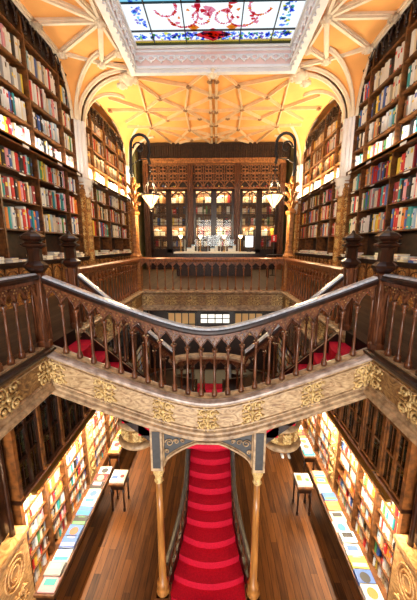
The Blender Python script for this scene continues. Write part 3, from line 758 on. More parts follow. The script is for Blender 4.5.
ORD = ['lowest', 'second', 'third', 'fourth', 'fifth', 'sixth', 'seventh', 'eighth', 'ninth']
def gothic_panel(mb, s, xf, y0, y1, z0, z1, mi=0):
    """raised pointed-arch frame on a cupboard front"""
    yc = (y0+y1)/2; hw_ = (y1-y0)/2-.03; zt_ = z1-.1
    pts = [(s*(xf-.012), yc-hw_, z0+.05), (s*(xf-.012), yc-hw_, zt_-hw_*1.2)]
    pts += [(s*(xf-.012), yc-hw_*math.cos(t*PI/2), zt_-hw_*1.2+hw_*1.25*math.sin(t*PI/2)**.8) for t in (.25, .5, .75, 1)]
    pts += [(s*(xf-.012), yc+hw_*math.cos(t*PI/2), zt_-hw_*1.2+hw_*1.25*math.sin(t*PI/2)**.8) for t in (.75, .5, .25)]
    pts += [(s*(xf-.012), yc+hw_, zt_-hw_*1.2), (s*(xf-.012), yc+hw_, z0+.05)]
    mb.tube(pts, .016, 5, mi)
def gallery_case(s, side, bay, dv, zs, ztop, wt_hi, wt_lo, bw):
    y0, y1 = dv[0], dv[-1]
    loc = {1: 'bay nearest the camera', 2: 'far bay past the pillar'}[bay]
    o = empty('bookcase', (s*XW, (y0+y1)/2, 0), 'tall brown bookcase with arcaded cornice, %s gallery wall, %s' % (side, loc), 'bookcase')
    m = MB(); m.box(s*(XW+.36), s*(XW+.40), y0, y1, 0, ztop); sub(m, 'back_panel', SHELFD, o)
    for i, y in enumerate(dv):
        m = MB(); m.box(s*XW, s*(XW+.36), y-.03, y+.03, .9, ztop); m.box(s*(XW-.03), s*XW, y-.025, y+.025, .98, ztop-.5)
        sub(m, 'upright', MID, o)
    for i, z in enumerate(zs[1:]):
        m = MB(); big = abs(z-3.67) < .01
        xo = .16 if big else .0
        m.box(s*(XW-.01-xo), s*(XW+.36), y0, y1, z-.032-(.04 if big else 0), z)
        if big: m.box(s*(XW-.01-xo), s*(XW+.02-xo), y0, y1, z-.10, z+.01)
        sh = sub(m, 'shelf', MID, o)
        if big or abs(z-3.05) < .01:
            for a, b in zip(dv, dv[1:]):
                pm = MB(); yc = (a+b)/2+.1; pm.box(s*(XW-.02-xo), s*(XW-.012-xo), yc-.11, yc+.11, z-.085+(.02 if not big else -.01), z-.03); sub(pm, 'label_plate', WHITEP, sh)
    # counter and cupboards
    m = MB(); m.box(s*(XW-.22), s*(XW+.36), y0, y1, .92, .98); m.box(s*(XW-.18), s*(XW-.1), y0, y1, .86, .92); sub(m, 'counter_top', DARK, o)
    m = MB(); m.box(s*(XW-.12), s*(XW+.3), y0, y1, 0, .92)
    m.box(s*(XW-.15), s*(XW-.12), y0, y1, 0, .12); cp_ = sub(m, 'cupboard', GOLD, o)
    n = max(2, int((y1-y0)/.42)); pw = (y1-y0)/n; m = MB()
    for k in range(n):
        gothic_panel(m, s, XW-.12, y0+k*pw, y0+(k+1)*pw, .12, .88); m.box(s*(XW-.145), s*(XW-.12), y0+k*pw-.02, y0+k*pw+.02, .12, .88)
    sub(m, 'arch_moulding', MID, cp_)
    # arcaded cornice
    zc = zs[-1]+.14 if bay == 1 else zs[-1]
    m = MB(); m.box(s*(XW-.02), s*(XW+.36), y0, y1, ztop-.06, ztop); m.box(s*(XW+.10), s*(XW+.14), y0, y1, zc, ztop)
    nn = int((y1-y0)/.3); w_ = (y1-y0)/nn
    for k in range(nn):
        c = y0+(k+.5)*w_; pts = [(s*(XW-.03), c-w_*.45*math.cos(a), ztop-.32+.22*math.sin(a)) for a in [PI*i/8 for i in range(9)]]
        m.tube(pts, .022, 5); m.sphere((s*(XW-.02), y0+k*w_, ztop-.36), .05, 6); m.sphere((s*(XW-.02), y0+k*w_, ztop-.44), .03, 6)
    sub(m, 'cornice', DARK, o)
    for j, z in enumerate(zs):
        nxt = zs[j+1] if j+1 < len(zs) else ztop-.4
        hm = nxt-z-.05
        if hm < .2: continue
        for c, (a, b) in enumerate(zip(dv, dv[1:])):
            adr = (side, bay, j, c, len(dv)-1)
            if j == 0:
                continue
            wt = wt_lo if z < 3.1 else wt_hi
            hi = z >= 3.0
            fill(s, XW, a+.035, b-.035, z, hm, bw[0], bw[1], wt, adr, hr=(.74, .90))
    return o
for s, side in ((-1, 'left'), (1, 'right')):
    gallery_case(s, side, 1, [1.9, 3.3, 4.75, 6.2, 7.62, 9.12, 9.86], SHZ, ZC-.02, WU, WS, (.055, .13))
    gallery_case(s, side, 2, [10.45, 11.25, 12.55, 14.1, 15.2], SHZ[:-1], ZC-.35, WG, WS, (.07, .14))
    for ya, yb, wh in ((4.4, 9.6, 'near'), (10.7, 15.1, 'far')):
        m = MB(); m.box(s*4.335, s*4.35, ya, yb, 3.682, 3.715); m.box(s*4.335, s*4.40, ya, yb, 3.682, 3.69)
        tag(m.build('light_bar', BRASS, loc=(s*4.14, (ya+yb)/2, 3.7)), 'thin brass lamp bar lying on the middle ledge, %s gallery %s bay' % (side, wh), 'light')
    # carved pilasters under the pillars
    for q, (ya, yb) in enumerate(((9.92, 10.4), (15.25, 15.7))):
        m = MB(); m.box(s*(XW-.16), s*(XW+.3), ya, yb, 0, 3.5); o = m.build('pilaster', GOLD, loc=(s*XW, (ya+yb)/2, 0))
        tag(o, 'carved honey-brown pilaster under the white capital on the %s gallery wall, %s' % (side, ('nearer', 'far end')[q]), 'pilaster')
        o['_b'] = [s*XW, (ya+yb)/2, 0]
        c = MB()
        for k in range(6):
            zc = .5+k*.45; rosette_cluster(c, lambda a, b, t: Vector((s*(XW-.16-t), (ya+yb)/2+a, zc+b)), .13, .19)
            rosette_cluster(c, lambda a, b, t: Vector((s*(XW+.02)-s*a, ya-t, zc+b)), .12, .19)
        sub(c, 'carving', GILT, o)

# lower bookcases
LZ = [-4.84, -4.52, -4.20, -3.88, -3.56, -3.24, -2.92]
DVL = [3.95, 4.62, 5.3, 6.3, 6.62, 7.7, 8.8, 9.9, 11.0, 12.2, 13.4]
for s, side in ((-1, 'left'), (1, 'right')):
    o = empty('bookcase', (s*XL, 8.6, ZG), 'long %s ground-floor bookcase, bright books below dark glazed cabinets' % side, 'bookcase')
    m = MB(); m.box(s*(XL+.30), s*(XL+.34), 3.9, 13.4, ZG, ZT); sub(m, 'back_panel', MID, o)
    m = MB(); m.box(s*(XL-.06), s*(XL+.3), 3.9, 13.4, ZG, -4.84); m.box(s*(XL-.1), s*XL, 3.9, 13.4, -4.9, -4.82); sub(m, 'plinth', MID, o)
    for y in DVL:
        m = MB(); m.box(s*(XL-.03), s*(XL+.3), y-.035, y+.035, -4.84, -2.92); m.box(s*(XL-.06), s*(XL+.3), y-.04, y+.04, -2.92, ZT); sub(m, 'upright', MID, o)
    for z in LZ[1:-1]:
        m = MB(); m.box(s*XL, s*(XL+.3), 3.95, 13.4, z-.03, z); sub(m, 'shelf', MID, o)
    m = MB(); m.box(s*(XL-.07), s*(XL+.3), 3.9, 13.4, -2.93, -2.86); sub(m, 'middle_ledge', DARK, o)
    for a, b in zip(DVL, DVL[1:]):
        if b-a < .4:
            m = MB(); m.box(s*(XL-.05), s*(XL+.1), a, b, -4.84, -2.92); p = sub(m, 'carved_panel', PANEL, o)
            c = MB()
            for k in range(4): rosette_cluster(c, lambda u, v, t: Vector((s*(XL-.05-t), (a+b)/2+u, -4.5+k*.42+v)), .12, .17)
            sub(c, 'carving', GILT, o)
        n = max(1, round((b-a)/.36)); pw = (b-a-.08)/n
        for k in range(n):
            ya = a+.04+k*pw; yb = ya+pw
            d = MB(); 
            for yy in (ya, yb-.035, ): d.box(s*(XL-.03), s*(XL+.01), yy, yy+.035, -2.86, ZT)
            for zz_ in (-2.86, -2.28, -1.72, -1.16, ZT-.05): d.box(s*(XL-.02), s*(XL+.01), ya, yb, zz_, zz_+.05)
            d.box(s*(XL-.01), s*(XL), (ya+yb)/2-.006, (ya+yb)/2+.006, -2.86, ZT)
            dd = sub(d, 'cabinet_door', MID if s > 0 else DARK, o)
            g = MB(); g.box(s*(XL+.002), s*(XL+.008), ya+.03, yb-.03, -2.84, ZT-.02); sub(g, 'glass_pane', DGLASS, dd)
        for j, z in enumerate(LZ[:-1]):
            if b-a > .4: fill(s, XL-.01, a+.035, b-.035, z, .29, .045, .09, WL, (side, 3, j, DVL.index(a), 10), dep=.18, hr=(.74, .92))
        for j, z in enumerate((-2.82, -2.25, -1.69, -1.13)):
            m = MB(); m.box(s*(XL+.04), s*(XL+.3), a+.04, b-.04, z-.02, z); sub(m, 'cabinet_shelf', SHELFD, o)
            if b-a > .4 and a < 9: fill(s, XL+.05, a+.05, b-.05, z, .45, .05, .10, [1,1,.6,.3,.3,.8,.3,1.5,4,2,.1,4,.6,1.5,1.5], (side, 4, j, DVL.index(a), 10), full=.6, dep=.16, hr=(.5, .85))
    # light bar
    m = MB(); m.box(s*2.86, s*2.94, 3.9, 9.6, -2.72, -2.66)
    for y in (4.6, 6.3, 7.7, 9.0): m.tube([(s*2.9, y, -2.69), (s*3.0, y, -2.74), (s*3.16, y, -2.78)], .012, 5)
    tag(m.build('light_bar', BRASS, loc=(s*2.9, 6.7, -2.7)), 'thin brass reading-light bar in front of the %s ground-floor shelves' % side, 'light')
    # carved panel wall near the camera
    m = MB(); m.box(s*(XL-.08), s*(XL+.3), .5, 3.9, ZG, -3.35); m.box(s*(XL-.14), s*(XL+.3), .5, 3.9, -3.40, -3.33)
    o = m.build('carved_counter', PANEL, loc=(s*XL, 2.2, ZG)); o['_b'] = [s*XL, 2.2, ZG]
    tag(o, 'glowing honey-coloured carved wooden counter at the bottom %s corner of the picture' % side, 'counter')
    c = MB()
    for k in range(5):
        yc = 3.55-k*.62
        for R in (.22, .15, .09):
            c.tube([(s*(XL-.09), yc+R*math.cos(t), -3.85+R*1.3*math.sin(t)) for t in [2*PI*i/16 for i in range(16)]], .014, 5, closed=True)
        rosette_cluster(c, lambda a, b, t: Vector((s*(XL-.09-t), yc+a, -4.45+b)), .18, .2)
    sub(c, 'scroll_carving', PANEL, o)
    m = MB(); m.box(s*(XL+.1), s*(XL+.3), .5, 3.9, -3.35, ZT)
    for k in range(9): m.lathe([(.05, -3.33), (.035, -3.2), (.035, -.9), (.06, -.8), (.06, ZT)], 8, c=(s*(XL+.02), .7+k*.38, 0))
    o = m.build('panelled_screen', DARK, loc=(s*XL, 2.2, -3.3)); tag(o, 'dark ribbed wooden screen above the carved counter, lower %s edge' % side, 'screen')
    for k in range(3):
        yc = 3.2-k*.9; o = empty('wall_lamp', (s*(XL-.03), yc, -2.5), 'small brass wall lamp on dark screen at lower %s, %s' % (side, ['farthest from camera', 'middle one', 'nearest to camera'][k]), 'lamp')
        m = MB(); m.tube([(s*(XL-.02), yc, -2.7), (s*(XL-.12), yc, -2.75), (s*(XL-.16), yc, -2.62)], .012, 5); sub(m, 'arm', BRASS, o)
        m = MB(); m.lathe([(.02, -2.64), (.05, -2.6), (.07, -2.5), (.05, -2.42)], 8, c=(s*(XL-.16), yc, 0)); sub(m, 'lamp_glass', BULB, o)
        point('wall_lamp_light', (s*(XL-.3), yc, -2.6), 10, WARM, .05)

# lower rear wall: daylit glazed door and cabinets
m = MB(); m.box(-3.9, 3.9, 14.0, 14.2, ZG, ZT); struct(m.build('wall_back', DARK))
def paned(name, label, x0, x1, z0, z1, nx, nz, gm, cat):
    o = empty(name, ((x0+x1)/2, 13.95, z0), label, cat)
    m = MB(); m.box(x0, x1, 13.90, 13.92, z0, z1); sub(m, 'glass_pane', gm, o)
    f = MB()
    for i in range(nx+1): x = x0+(x1-x0)*i/nx; f.box(x-.025, x+.025, 13.86, 13.95, z0, z1)
    for i in range(nz+1): z = z0+(z1-z0)*i/nz; f.box(x0, x1, 13.86, 13.95, z-.02, z+.02)
    sub(f, 'frame', DARK, o)
paned('transom_window', 'bright narrow daylit window glimpsed under the middle of the rear gallery', -.65, .85, -2.55, -2.05, 4, 2, LITWIN, 'window')
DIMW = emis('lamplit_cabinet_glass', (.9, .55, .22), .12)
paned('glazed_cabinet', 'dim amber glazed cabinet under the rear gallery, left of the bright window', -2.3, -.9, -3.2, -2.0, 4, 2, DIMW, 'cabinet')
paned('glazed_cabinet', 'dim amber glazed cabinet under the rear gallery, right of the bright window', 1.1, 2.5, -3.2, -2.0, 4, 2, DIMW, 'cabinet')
m = MB(); 
for yy in (9.6, 10.8, 12.0): m.box(-XV, XV, yy, yy+.2, ZT-.18, ZT+.02)
struct(m.build('trim_%d' % tn, DARK)); tn += 1

# ------------------------------------------------------------------ rear gothic cabinet
YU = 16.5
o = empty('gothic_cabinet', (0, YU, 0), 'huge dark gothic glazed cabinet with pierced tracery filling the rear gallery wall', 'cabinet')
m = MB(); m.box(-3.85, 3.85, YU+.36, YU+.42, 0, 6.75); sub(m, 'back_panel', MID, o)
m = MB(); m.box(-4.1, 4.1, YU-.15, YU+.4, 5.95, 6.75)
for k in range(64): m.lathe([(.04, 5.95), (.04, 6.6)], 5, c=(-4.0+k*.127, YU-.16, 0), cap=False)
sub(m, 'reeded_cornice', SHELFD, o)
m = MB(); m.box(-3.85, 3.85, YU-.2, YU+.4, 5.72, 5.95); m.box(-3.9, 3.9, YU-.26, YU+.4, 5.9, 5.96); sub(m, 'top_beam', wood('tracery_oak', (.12, .04, .012), (.40, .16, .05), (12, 12, 12), .4), o)
m = MB(); m.box(-3.85, 3.85, YU-.04, YU+.4, 0, .95); sub(m, 'base_cupboard', DARK, o)
posts = [-3.75, -1.38, 1.18, 3.75]
posts = [-3.75, -1.30, 1.30, 3.75]
for x in posts:
    m = MB(); m.box(x-.14, x+.14, YU-.14, YU+.36, 0, 5.72); 
    for dx in (-.12, 0, .12): m.lathe([(.04, .3), (.035, 4.6), (.06, 4.7), (.03, 4.75), (.03, 5.7)], 6, c=(x+dx, YU-.16, 0), cap=False)
    sub(m, 'post', BAL, o)
for a, b in zip(posts, posts[1:]):
    a += .14; b -= .14; mid = (a+b)/2
    # tracery band of quatrefoils over cusped arches
    m = MB(); m.box(a, b, YU+.1, YU+.14, 4.4, 5.72); sub(m, 'tracery_back', SHELFD, o)
    m = MB(); m.box(a, b, YU-.05, YU, 4.42, 4.52)
    nq = 4; w_ = (b-a)/nq
    for i in range(nq):
        cx = a+(i+.5)*w_
        for zc, R in ((5.45, .17), (5.02, .17)):
            for k in range(4):
                t0 = k*PI/2+PI/4; ccx, ccz = cx+.13*math.cos(t0), zc+.11*math.sin(t0)
                m.tube([(ccx+.10*math.cos(t), YU-.03, ccz+.10*math.sin(t)) for t in [2*PI*q/8 for q in range(8)]], .022, 4, closed=True)
        m.tube([(cx-w_/2, YU-.03, 4.5), (cx-w_*.3, YU-.03, 4.72), (cx, YU-.03, 4.86), (cx+w_*.3, YU-.03, 4.72), (cx+w_/2, YU-.03, 4.5)], .03, 5)
        m.box(cx+w_/2-.02, cx+w_/2+.02, YU-.05, YU, 4.5, 5.72); 
    for zc in (5.24, 4.86, 5.68): m.box(a, b, YU-.05, YU, zc-.03, zc+.03)
    sub(m, 'tracery', wood('tracery_oak', (.10, .035, .012), (.34, .14, .045), (12, 12, 12), .4) if 'tracery_oak' not in MATS else MATS['tracery_oak'], o)
    for c, (da, db) in enumerate(((a, mid), (mid, b))):
        f = MB()
        f.box(da, da+.16, YU-.07, YU, .95, 4.42); f.box(db-.16, db, YU-.07, YU, .95, 4.42)
        f.box(da, db, YU-.07, YU, 4.3, 4.42); f.box(da, db, YU-.07, YU, .95, 1.15)
        f.tube([(da+.16, YU-.05, 4.0), (da+.3, YU-.05, 4.2), ((da+db)/2, YU-.05, 4.32), (db-.3, YU-.05, 4.2), (db-.16, YU-.05, 4.0)], .04, 5)
        f.box((da+db)/2-.018, (da+db)/2+.018, YU-.05, YU-.01, 1.1, 4.35)
        for z in (1.65, 2.15, 2.65, 3.15, 3.65): f.box(da+.14, db-.14, YU-.05, YU-.01, z-.018, z+.018)
        gd = sub(f, 'glazed_door', DARK, o)
        g = MB(); g.box(da+.14, db-.14, YU-.012, YU-.006, 1.1, 4.35); sub(g, 'glass_pane', GLASS, gd)
    for z in (1.3, 1.9, 2.5, 3.1, 3.7, 4.3):
        m = MB(); m.box(a, b, YU+.06, YU+.36, z-.03, z); sub(m, 'shelf', MID, o)
        fidx = 5
        y_ = a+.05; k = 0
        while y_ < b-.3:
            wd = random.uniform(.08, .2); k += 1
            if random.random() < .8: BOOKS.append((0, YU+.1, y_, y_+wd-.01, z, random.uniform(.25, .45), .2, random.choices(range(15), WG)[0], ('rear', 5, 0, posts.index(min(posts, key=lambda q: abs(q-a+.14))), 3), k))
            y_ += wd
    area('cabinet_inner_light', (mid, YU+.03, 4.28), (math.radians(14), 0, 0), b-a-.3, .05, 75, WARM)
    area('cabinet_inner_light', (mid, YU+.05, 2.45), (math.radians(0), 0, 0), b-a-.3, .05, 60, WARM)


# sales desk on the rear gallery
o = empty('sales_desk', (.1, 13, 0), 'pale-topped sales desk standing before the rear gothic cabinet', 'desk')
m = MB(); m.box(-1.75, 1.85, 12.6, 13.5, 1.0, 1.07); sub(m, 'desk_top', COUNTER, o)
m = MB(); m.box(-1.65, 1.75, 12.7, 13.4, 0, 1.0); 
for k in range(7): m.box(-1.6+k*.5, -1.56+k*.5, 12.68, 12.7, .05, 1.0)
sub(m, 'desk_body', DARK, o)
for k, (x, l) in enumerate(((-1.0, 'left'), (.05, 'middle'), (.85, 'right'))):
    o = empty('glass_display_case', (x, 12.9, 1.07), 'clear glass display case at the %s of the sales desk' % l, 'display case')
    m = MB(); m.box(x-.28, x+.28, 12.72, 13.1, 1.08, 1.62+.18*(k == 1)); sub(m, 'glass_box', GLASS, o)
    m = MB(); m.box(x-.3, x+.3, 12.7, 13.12, 1.07, 1.09); t = 1.62+.18*(k == 1)
    for q in (-.29, .27): m.box(x+q, x+q+.015, 12.71, 12.725, 1.08, t); m.box(x+q, x+q+.015, 13.1, 13.115, 1.08, t)
    sub(m, 'frame', WHITEP, o)
    o = empty('gift_box', (x, 12.9, 1.1), 'small stack of pale gift boxes inside the %s glass case on the desk' % l, 'box')
    m = MB(); m.box(x-.18, x+.02, 12.8, 13.0, 1.1, 1.25); m.box(x+.03, x+.16, 12.8, 12.98, 1.1, 1.38); bb_ = sub(m, 'box_body', WHITEP, o)
    m = MB(); m.box(x-.185, x+.025, 12.795, 13.005, 1.22, 1.26); m.box(x+.025, x+.165, 12.795, 12.985, 1.34, 1.39); sub(m, 'lid', PALM[6], bb_)
for k, (x, l) in enumerate(((-1.5, 'far left'), (-.6, 'left of centre'), (.5, 'right of centre'), (1.25, 'right by the screen'))):
    z0_ = 1.07; o = empty('desk_lamp', (x, 13.25, z0_), 'small lit flower-shaped lamp on the sales desk, %s' % l, 'lamp')
    m = MB(); m.lathe([(.07, z0_), (.07, z0_+.02), (.012, z0_+.04), (.012, z0_+.62)], 8, c=(x, 13.25, 0)); sub(m, 'stem', BRASS, o)
    m = MB(); m.lathe([(.02, z0_+.60), (.06, z0_+.64), (.10, z0_+.74), (.085, z0_+.72), (.02, z0_+.66)], 10, c=(x, 13.25, 0)); sub(m, 'lamp_shade', BULB, o)
    point('desk_lamp_light', (x, 13.2, z0_+.9), 6, WARM, .04)
o = empty('screen', (1.6, 12.8, 1.07), 'white lit upright screen at the right end of the sales desk', 'screen')
m = MB(); m.box(1.5, 1.7, 12.75, 12.9, 1.07, 1.09); m.box(1.59, 1.61, 12.83, 12.86, 1.07, 1.3); sub(m, 'stand', BLACK, o)
m = MB(); m.box(1.40, 1.80, 12.80, 12.84, 1.25, 1.80); cs_ = sub(m, 'casing', BLACK, o)
m = MB(); m.box(1.43, 1.77, 12.79, 12.80, 1.28, 1.77); sub(m, 'display', SCREEN, cs_)
o = empty('notice_stand', (2.72, 13.0, 0), 'slim stand with small red notice by the right rear green wall', 'sign')
m = MB(); m.tube([(2.72, 13, 0), (2.72, 13, 1.5)], .02, 6); m.lathe([(.16, 0), (.16, .02), (.02, .04)], 12, c=(2.72, 13, 0)); sub(m, 'stand', BLACK, o)
m = MB(); m.box(2.60, 2.84, 12.97, 12.99, 1.5, 1.82); pn = sub(m, 'red_panel', REDP, o)
m = MB(); m.box(2.69, 2.75, 12.96, 12.97, 1.56, 1.70); m.box(2.68, 2.76, 12.96, 12.97, 1.72, 1.76); sub(m, 'white_symbol', WHITEP, pn)
o = empty('side_table', (2.75, 12.2, 0), 'small dark table with papers at the right of the sales desk', 'table')
m = MB(); m.box(2.3, 3.1, 12.0, 12.5, .92, .97); sub(m, 'table_top', DARK, o)
for a in (2.35, 3.05):
    for b in (12.05, 12.45): m = MB(); m.box(a-.025, a+.025, b-.025, b+.025, 0, .92); sub(m, 'leg', DARK, o)

# ------------------------------------------------------------------ tables on the ground floor with lying books
def display_table(x0, x1, y0, y1, label, zt=-4.3):
    o = empty('display_table', ((x0+x1)/2, (y0+y1)/2, ZG), label, 'table')
    m = MB(); m.box(x0, x1, y0, y1, zt-.05, zt); sub(m, 'table_top', MID, o)
    m = MB(); m.box(x0+.03, x1-.03, y0+.03, y1-.03, zt-.17, zt-.05); sub(m, 'apron', DARK, o)
    for a in (x0+.04, x1-.04):
        for b in (y0+.05, y1-.05):
            m = MB(); m.lathe([(.03, ZG), (.03, ZG+.06), (.02, ZG+.1), (.025, zt-.3), (.035, zt-.17)], 8, c=(a, b, 0)); sub(m, 'leg', DARK, o)
    return o
rb = random.Random(11)
PIC = [2, 3, 4, 5, 6, 7, 8, 10, 12, 11, 14]
FLAT = []
def flat_book(*a): FLAT.append(a)
def make_flat(x, y, z, w_, l_, h, rot, ci, pi, label, group=None):
    o = empty('book', (x, y, z), label, 'book', group or 'books lying on the display tables')
    M = Matrix.Translation((x, y, z)) @ Matrix.Rotation(rot, 4, 'Z')
    m = MB(); m.obox(M @ Matrix.Translation((0, 0, h/2)), w_-.01, l_-.01, h-.008); sub(m, 'pages', PAPER, o)
    m = MB(); m.obox(M @ Matrix.Translation((0, 0, h-.002)), w_, l_, .006); m.obox(M @ Matrix.Translation((0, 0, .003)), w_, l_, .006)
    m.obox(M @ Matrix.Translation((-w_/2, 0, h/2)), .005, l_, h)
    k = rb.choice((0, 1, 2))
    if k == 0: m.obox(M @ Matrix.Translation((0, .03, h+.002)), w_*.7, l_*.45, .003, 1)
    elif k == 1: m.lathe([(w_*.3, h), (w_*.3, h+.003)], 12, M=M @ Matrix.Translation((0, -.02, 0)), mi=1)
    else:
        m.obox(M @ Matrix.Translation((0, -.05, h+.002)), w_*.9, l_*.3, .003, 1); m.obox(M @ Matrix.Translation((0, .08, h+.002)), w_*.5, l_*.08, .003, 1)
    sub(m, 'cover', [PALM[ci], PALM[pi]], o)
def nth(n): return '%d%s' % (n, 'th' if 10 <= n % 100 <= 20 else {1: 'st', 2: 'nd', 3: 'rd'}.get(n % 10, 'th'))
def table_books(x0, x1, y0, y1, where, zt=-4.3, step=.21):
    n = int((y1-y0)/step); stp = (y1-y0)/n
    for i in range(n):
        nst = rb.choice((1, 1, 2)); z = zt
        x = (x0+x1)/2+rb.uniform(-.02, .02); y = y0+(i+.5)*stp
        ci = rb.choices(range(15), [6,3,1,.8,1,1,1.2,.7,1,.8,1,.5,.6,.5,.8])[0]; pi = rb.choice([q for q in PIC if q != ci])
        for k in range(nst):
            lab = '%s book with %s picture, %s from near end, %s%s' % (PALN[ci], PALN[pi], nth(i+1), where, '' if nst == 1 else (', underneath' if k == 0 else ', on top'))
            flat_book(x, y, z+k*.031, .28, stp*.93, .03, rb.uniform(-.05, .05), ci, pi, lab)
for s, side in ((-1, 'left'), (1, 'right')):
    X0, X1 = sorted((s*2.53, s*2.87))
    display_table(X0, X1, 3.55, 6.3, 'long narrow display table crowded with books along the %s lower shelves' % side)
    table_books(X0, X1, 3.58, 6.27, 'long %s table' % side)
    display_table(X0, X1, 6.75, 8.6, 'farther display table below the %s shelves, beyond the long one' % side)
    table_books(X0, X1, 6.78, 8.57, 'farther %s table' % side)
    X0, X1 = sorted((s*2.08, s*2.45))
    display_table(X0, X1, 5.75, 6.2, 'small square display table standing in the aisle on the %s' % side)
    flat_book((X0+X1)/2-.09, 5.97, -4.3, .17, .36, .05, 0, 0, 5 if s < 0 else 3, 'white book with %s picture, left one on the small %s aisle table' % (('blue', 'orange')[s > 0], side))
    flat_book((X0+X1)/2+.09, 5.97, -4.3, .17, .36, .05, 0, 1, 2 if s < 0 else 7, 'cream book with %s picture, right one on the small %s aisle table' % (('red', 'green')[s > 0], side))

# counter clutter on the gallery cases: lying piles of books
for s, side in ((-1, 'left'), (1, 'right')):
    for bay, ya, yb in ((1, 5.4, 9.7), (2, 10.7, 15.0)):
        y = ya; i = 0
        while y < yb:
            i += 1; nst = rb.choice((1, 2, 3)); hb = rb.uniform(.04, .07)
            for k in range(nst):
                ci = rb.choices(range(15), [8,3,1.5,1,.5,1,1,1,1.5,1,.6,.4,.6,.4,.6])[0]; pi = rb.choice([q for q in PIC if q != ci])
                flat_book(s*(XW+.02+rb.uniform(-.06, .04)), y, .98+k*hb, .30, .24, hb-.004, rb.uniform(-.25, .25), ci, pi,
                    '%s book, %s in the %s pile from near end, %s gallery counter, %s' % (PALN[ci], ['bottom', 'second', 'third'][k], nth(i), side, ('near bay', 'far bay')[bay-1]), 'books lying on the gallery counters')
            y += rb.uniform(.27, .42)

# ------------------------------------------------------------------ visitor seen past the right drum
def skinned(name, verts, edges, mat, parent, sub_=2):
    me = bpy.data.meshes.new(name); b = Vector(parent['_b'])
    me.from_pydata([tuple(Vector(v[:3])-b) for v in verts], edges, []); o = bpy.data.objects.new(name, me); COL.objects.link(o); o.parent = parent
    sk = o.modifiers.new('skin', 'SKIN'); 
    for i, v in enumerate(verts): me.skin_vertices[0].data[i].radius = (v[3], v[4] if len(v) > 4 else v[3])
    me.skin_vertices[0].data[0].use_root = True
    sd = o.modifiers.new('sub', 'SUBSURF'); sd.levels = sub_; sd.render_levels = sub_; me.materials.append(mat)
    return o
px, py, pz = 2.30, 7.75, ZG
o = empty('person', (px, py, pz), 'standing person in blue jeans and white shoes, seen past the right carved drum', 'person')
def P_(x, y, z, r, r2=None): return (px+x, py+y, pz+z, r, r2 or r)
V_ = [P_(0,0,.95,.15,.12), P_(0,0,1.15,.13,.10), P_(0,0,1.36,.17,.11), P_(0,0,1.48,.06), P_(0,0,1.56,.055), P_(0,-.01,1.68,.085,.1), P_(0,0,1.76,.07),
      P_(-.19,0,1.42,.055), P_(-.24,.02,1.16,.045), P_(-.22,-.08,.92,.035), P_(.19,0,1.42,.055), P_(.24,.02,1.16,.045), P_(.22,-.08,.92,.035)]
E_ = [(0,1),(1,2),(2,3),(3,4),(4,5),(5,6),(2,7),(7,8),(8,9),(2,10),(10,11),(11,12)]
for sx in (-1, 1):
    k = len(V_); V_ += [P_(sx*.09,0,.86,.09), P_(sx*.10,-.02,.48,.065), P_(sx*.10,.02,.10,.042)]; E_ += [(0,k),(k,k+1),(k+1,k+2)]
skinned('body', V_, E_, SKIN, o)
J_ = [P_(0,0,.97,.16,.13)]; JE = []
for sx in (-1, 1):
    k = len(J_); J_ += [P_(sx*.09,0,.84,.105), P_(sx*.10,-.02,.48,.082), P_(sx*.10,.02,.09,.072)]; JE += [(0,k),(k,k+1),(k+1,k+2)]
skinned('jeans', J_, JE, JEAN, o)
T_ = [P_(0,0,.93,.175,.14), P_(0,0,1.15,.15,.12), P_(0,0,1.36,.185,.125), P_(0,0,1.47,.08)]+[P_(-.2,0,1.42,.07), P_(-.245,.02,1.16,.06), P_(-.225,-.06,.98,.05), P_(.2,0,1.42,.07), P_(.245,.02,1.16,.06), P_(.225,-.06,.98,.05)]
skinned('coat', T_, [(0,1),(1,2),(2,3),(2,4),(4,5),(5,6),(2,7),(7,8),(8,9)], COAT, o)
for sx in (-1, 1):
    skinned('shoe', [P_(sx*.10,.06,.05,.045), P_(sx*.10,-.05,.045,.048,.04), P_(sx*.105,-.15,.04,.04,.03)], [(0,1),(1,2)], SHOE, o)
    for q in range(4): skinned('finger', [P_(sx*.22,-.09+.0,.90,.016), P_(sx*(.225),-.12+.018*q,.84-.005*abs(q-1.5),.009), P_(sx*.215,-.115+.018*q,.80-.004*abs(q-1.5),.008)], [(0,1),(1,2)], SKIN, o, 1)
    skinned('thumb', [P_(sx*.215,-.09,.90,.015), P_(sx*.195,-.125,.87,.01), P_(sx*.19,-.14,.845,.009)], [(0,1),(1,2)], SKIN, o, 1)
skinned('hair', [P_(0,.03,1.70,.095,.1), P_(0,.02,1.77,.09), P_(0,.05,1.62,.07)], [(0,1),(0,2)], HAIR, o)
m = MB(); m.sphere((px, py-.12, pz+1.66), .018, 6, 0, (.7, 1, 1.4)); m.sphere((px-.03, py-.105, pz+1.69), .01, 6, 1); m.sphere((px+.03, py-.105, pz+1.69), .01, 6, 1); m.box(px-.025, px+.025, py-.118, py-.10, pz+1.615, pz+1.622, 2)
for sx in (-1, 1): m.sphere((px+sx*.095, py, pz+1.68), .022, 6, 0, (.4, .8, 1.3))
sub(m, 'face', [SKIN, BLACK, REDP], o)

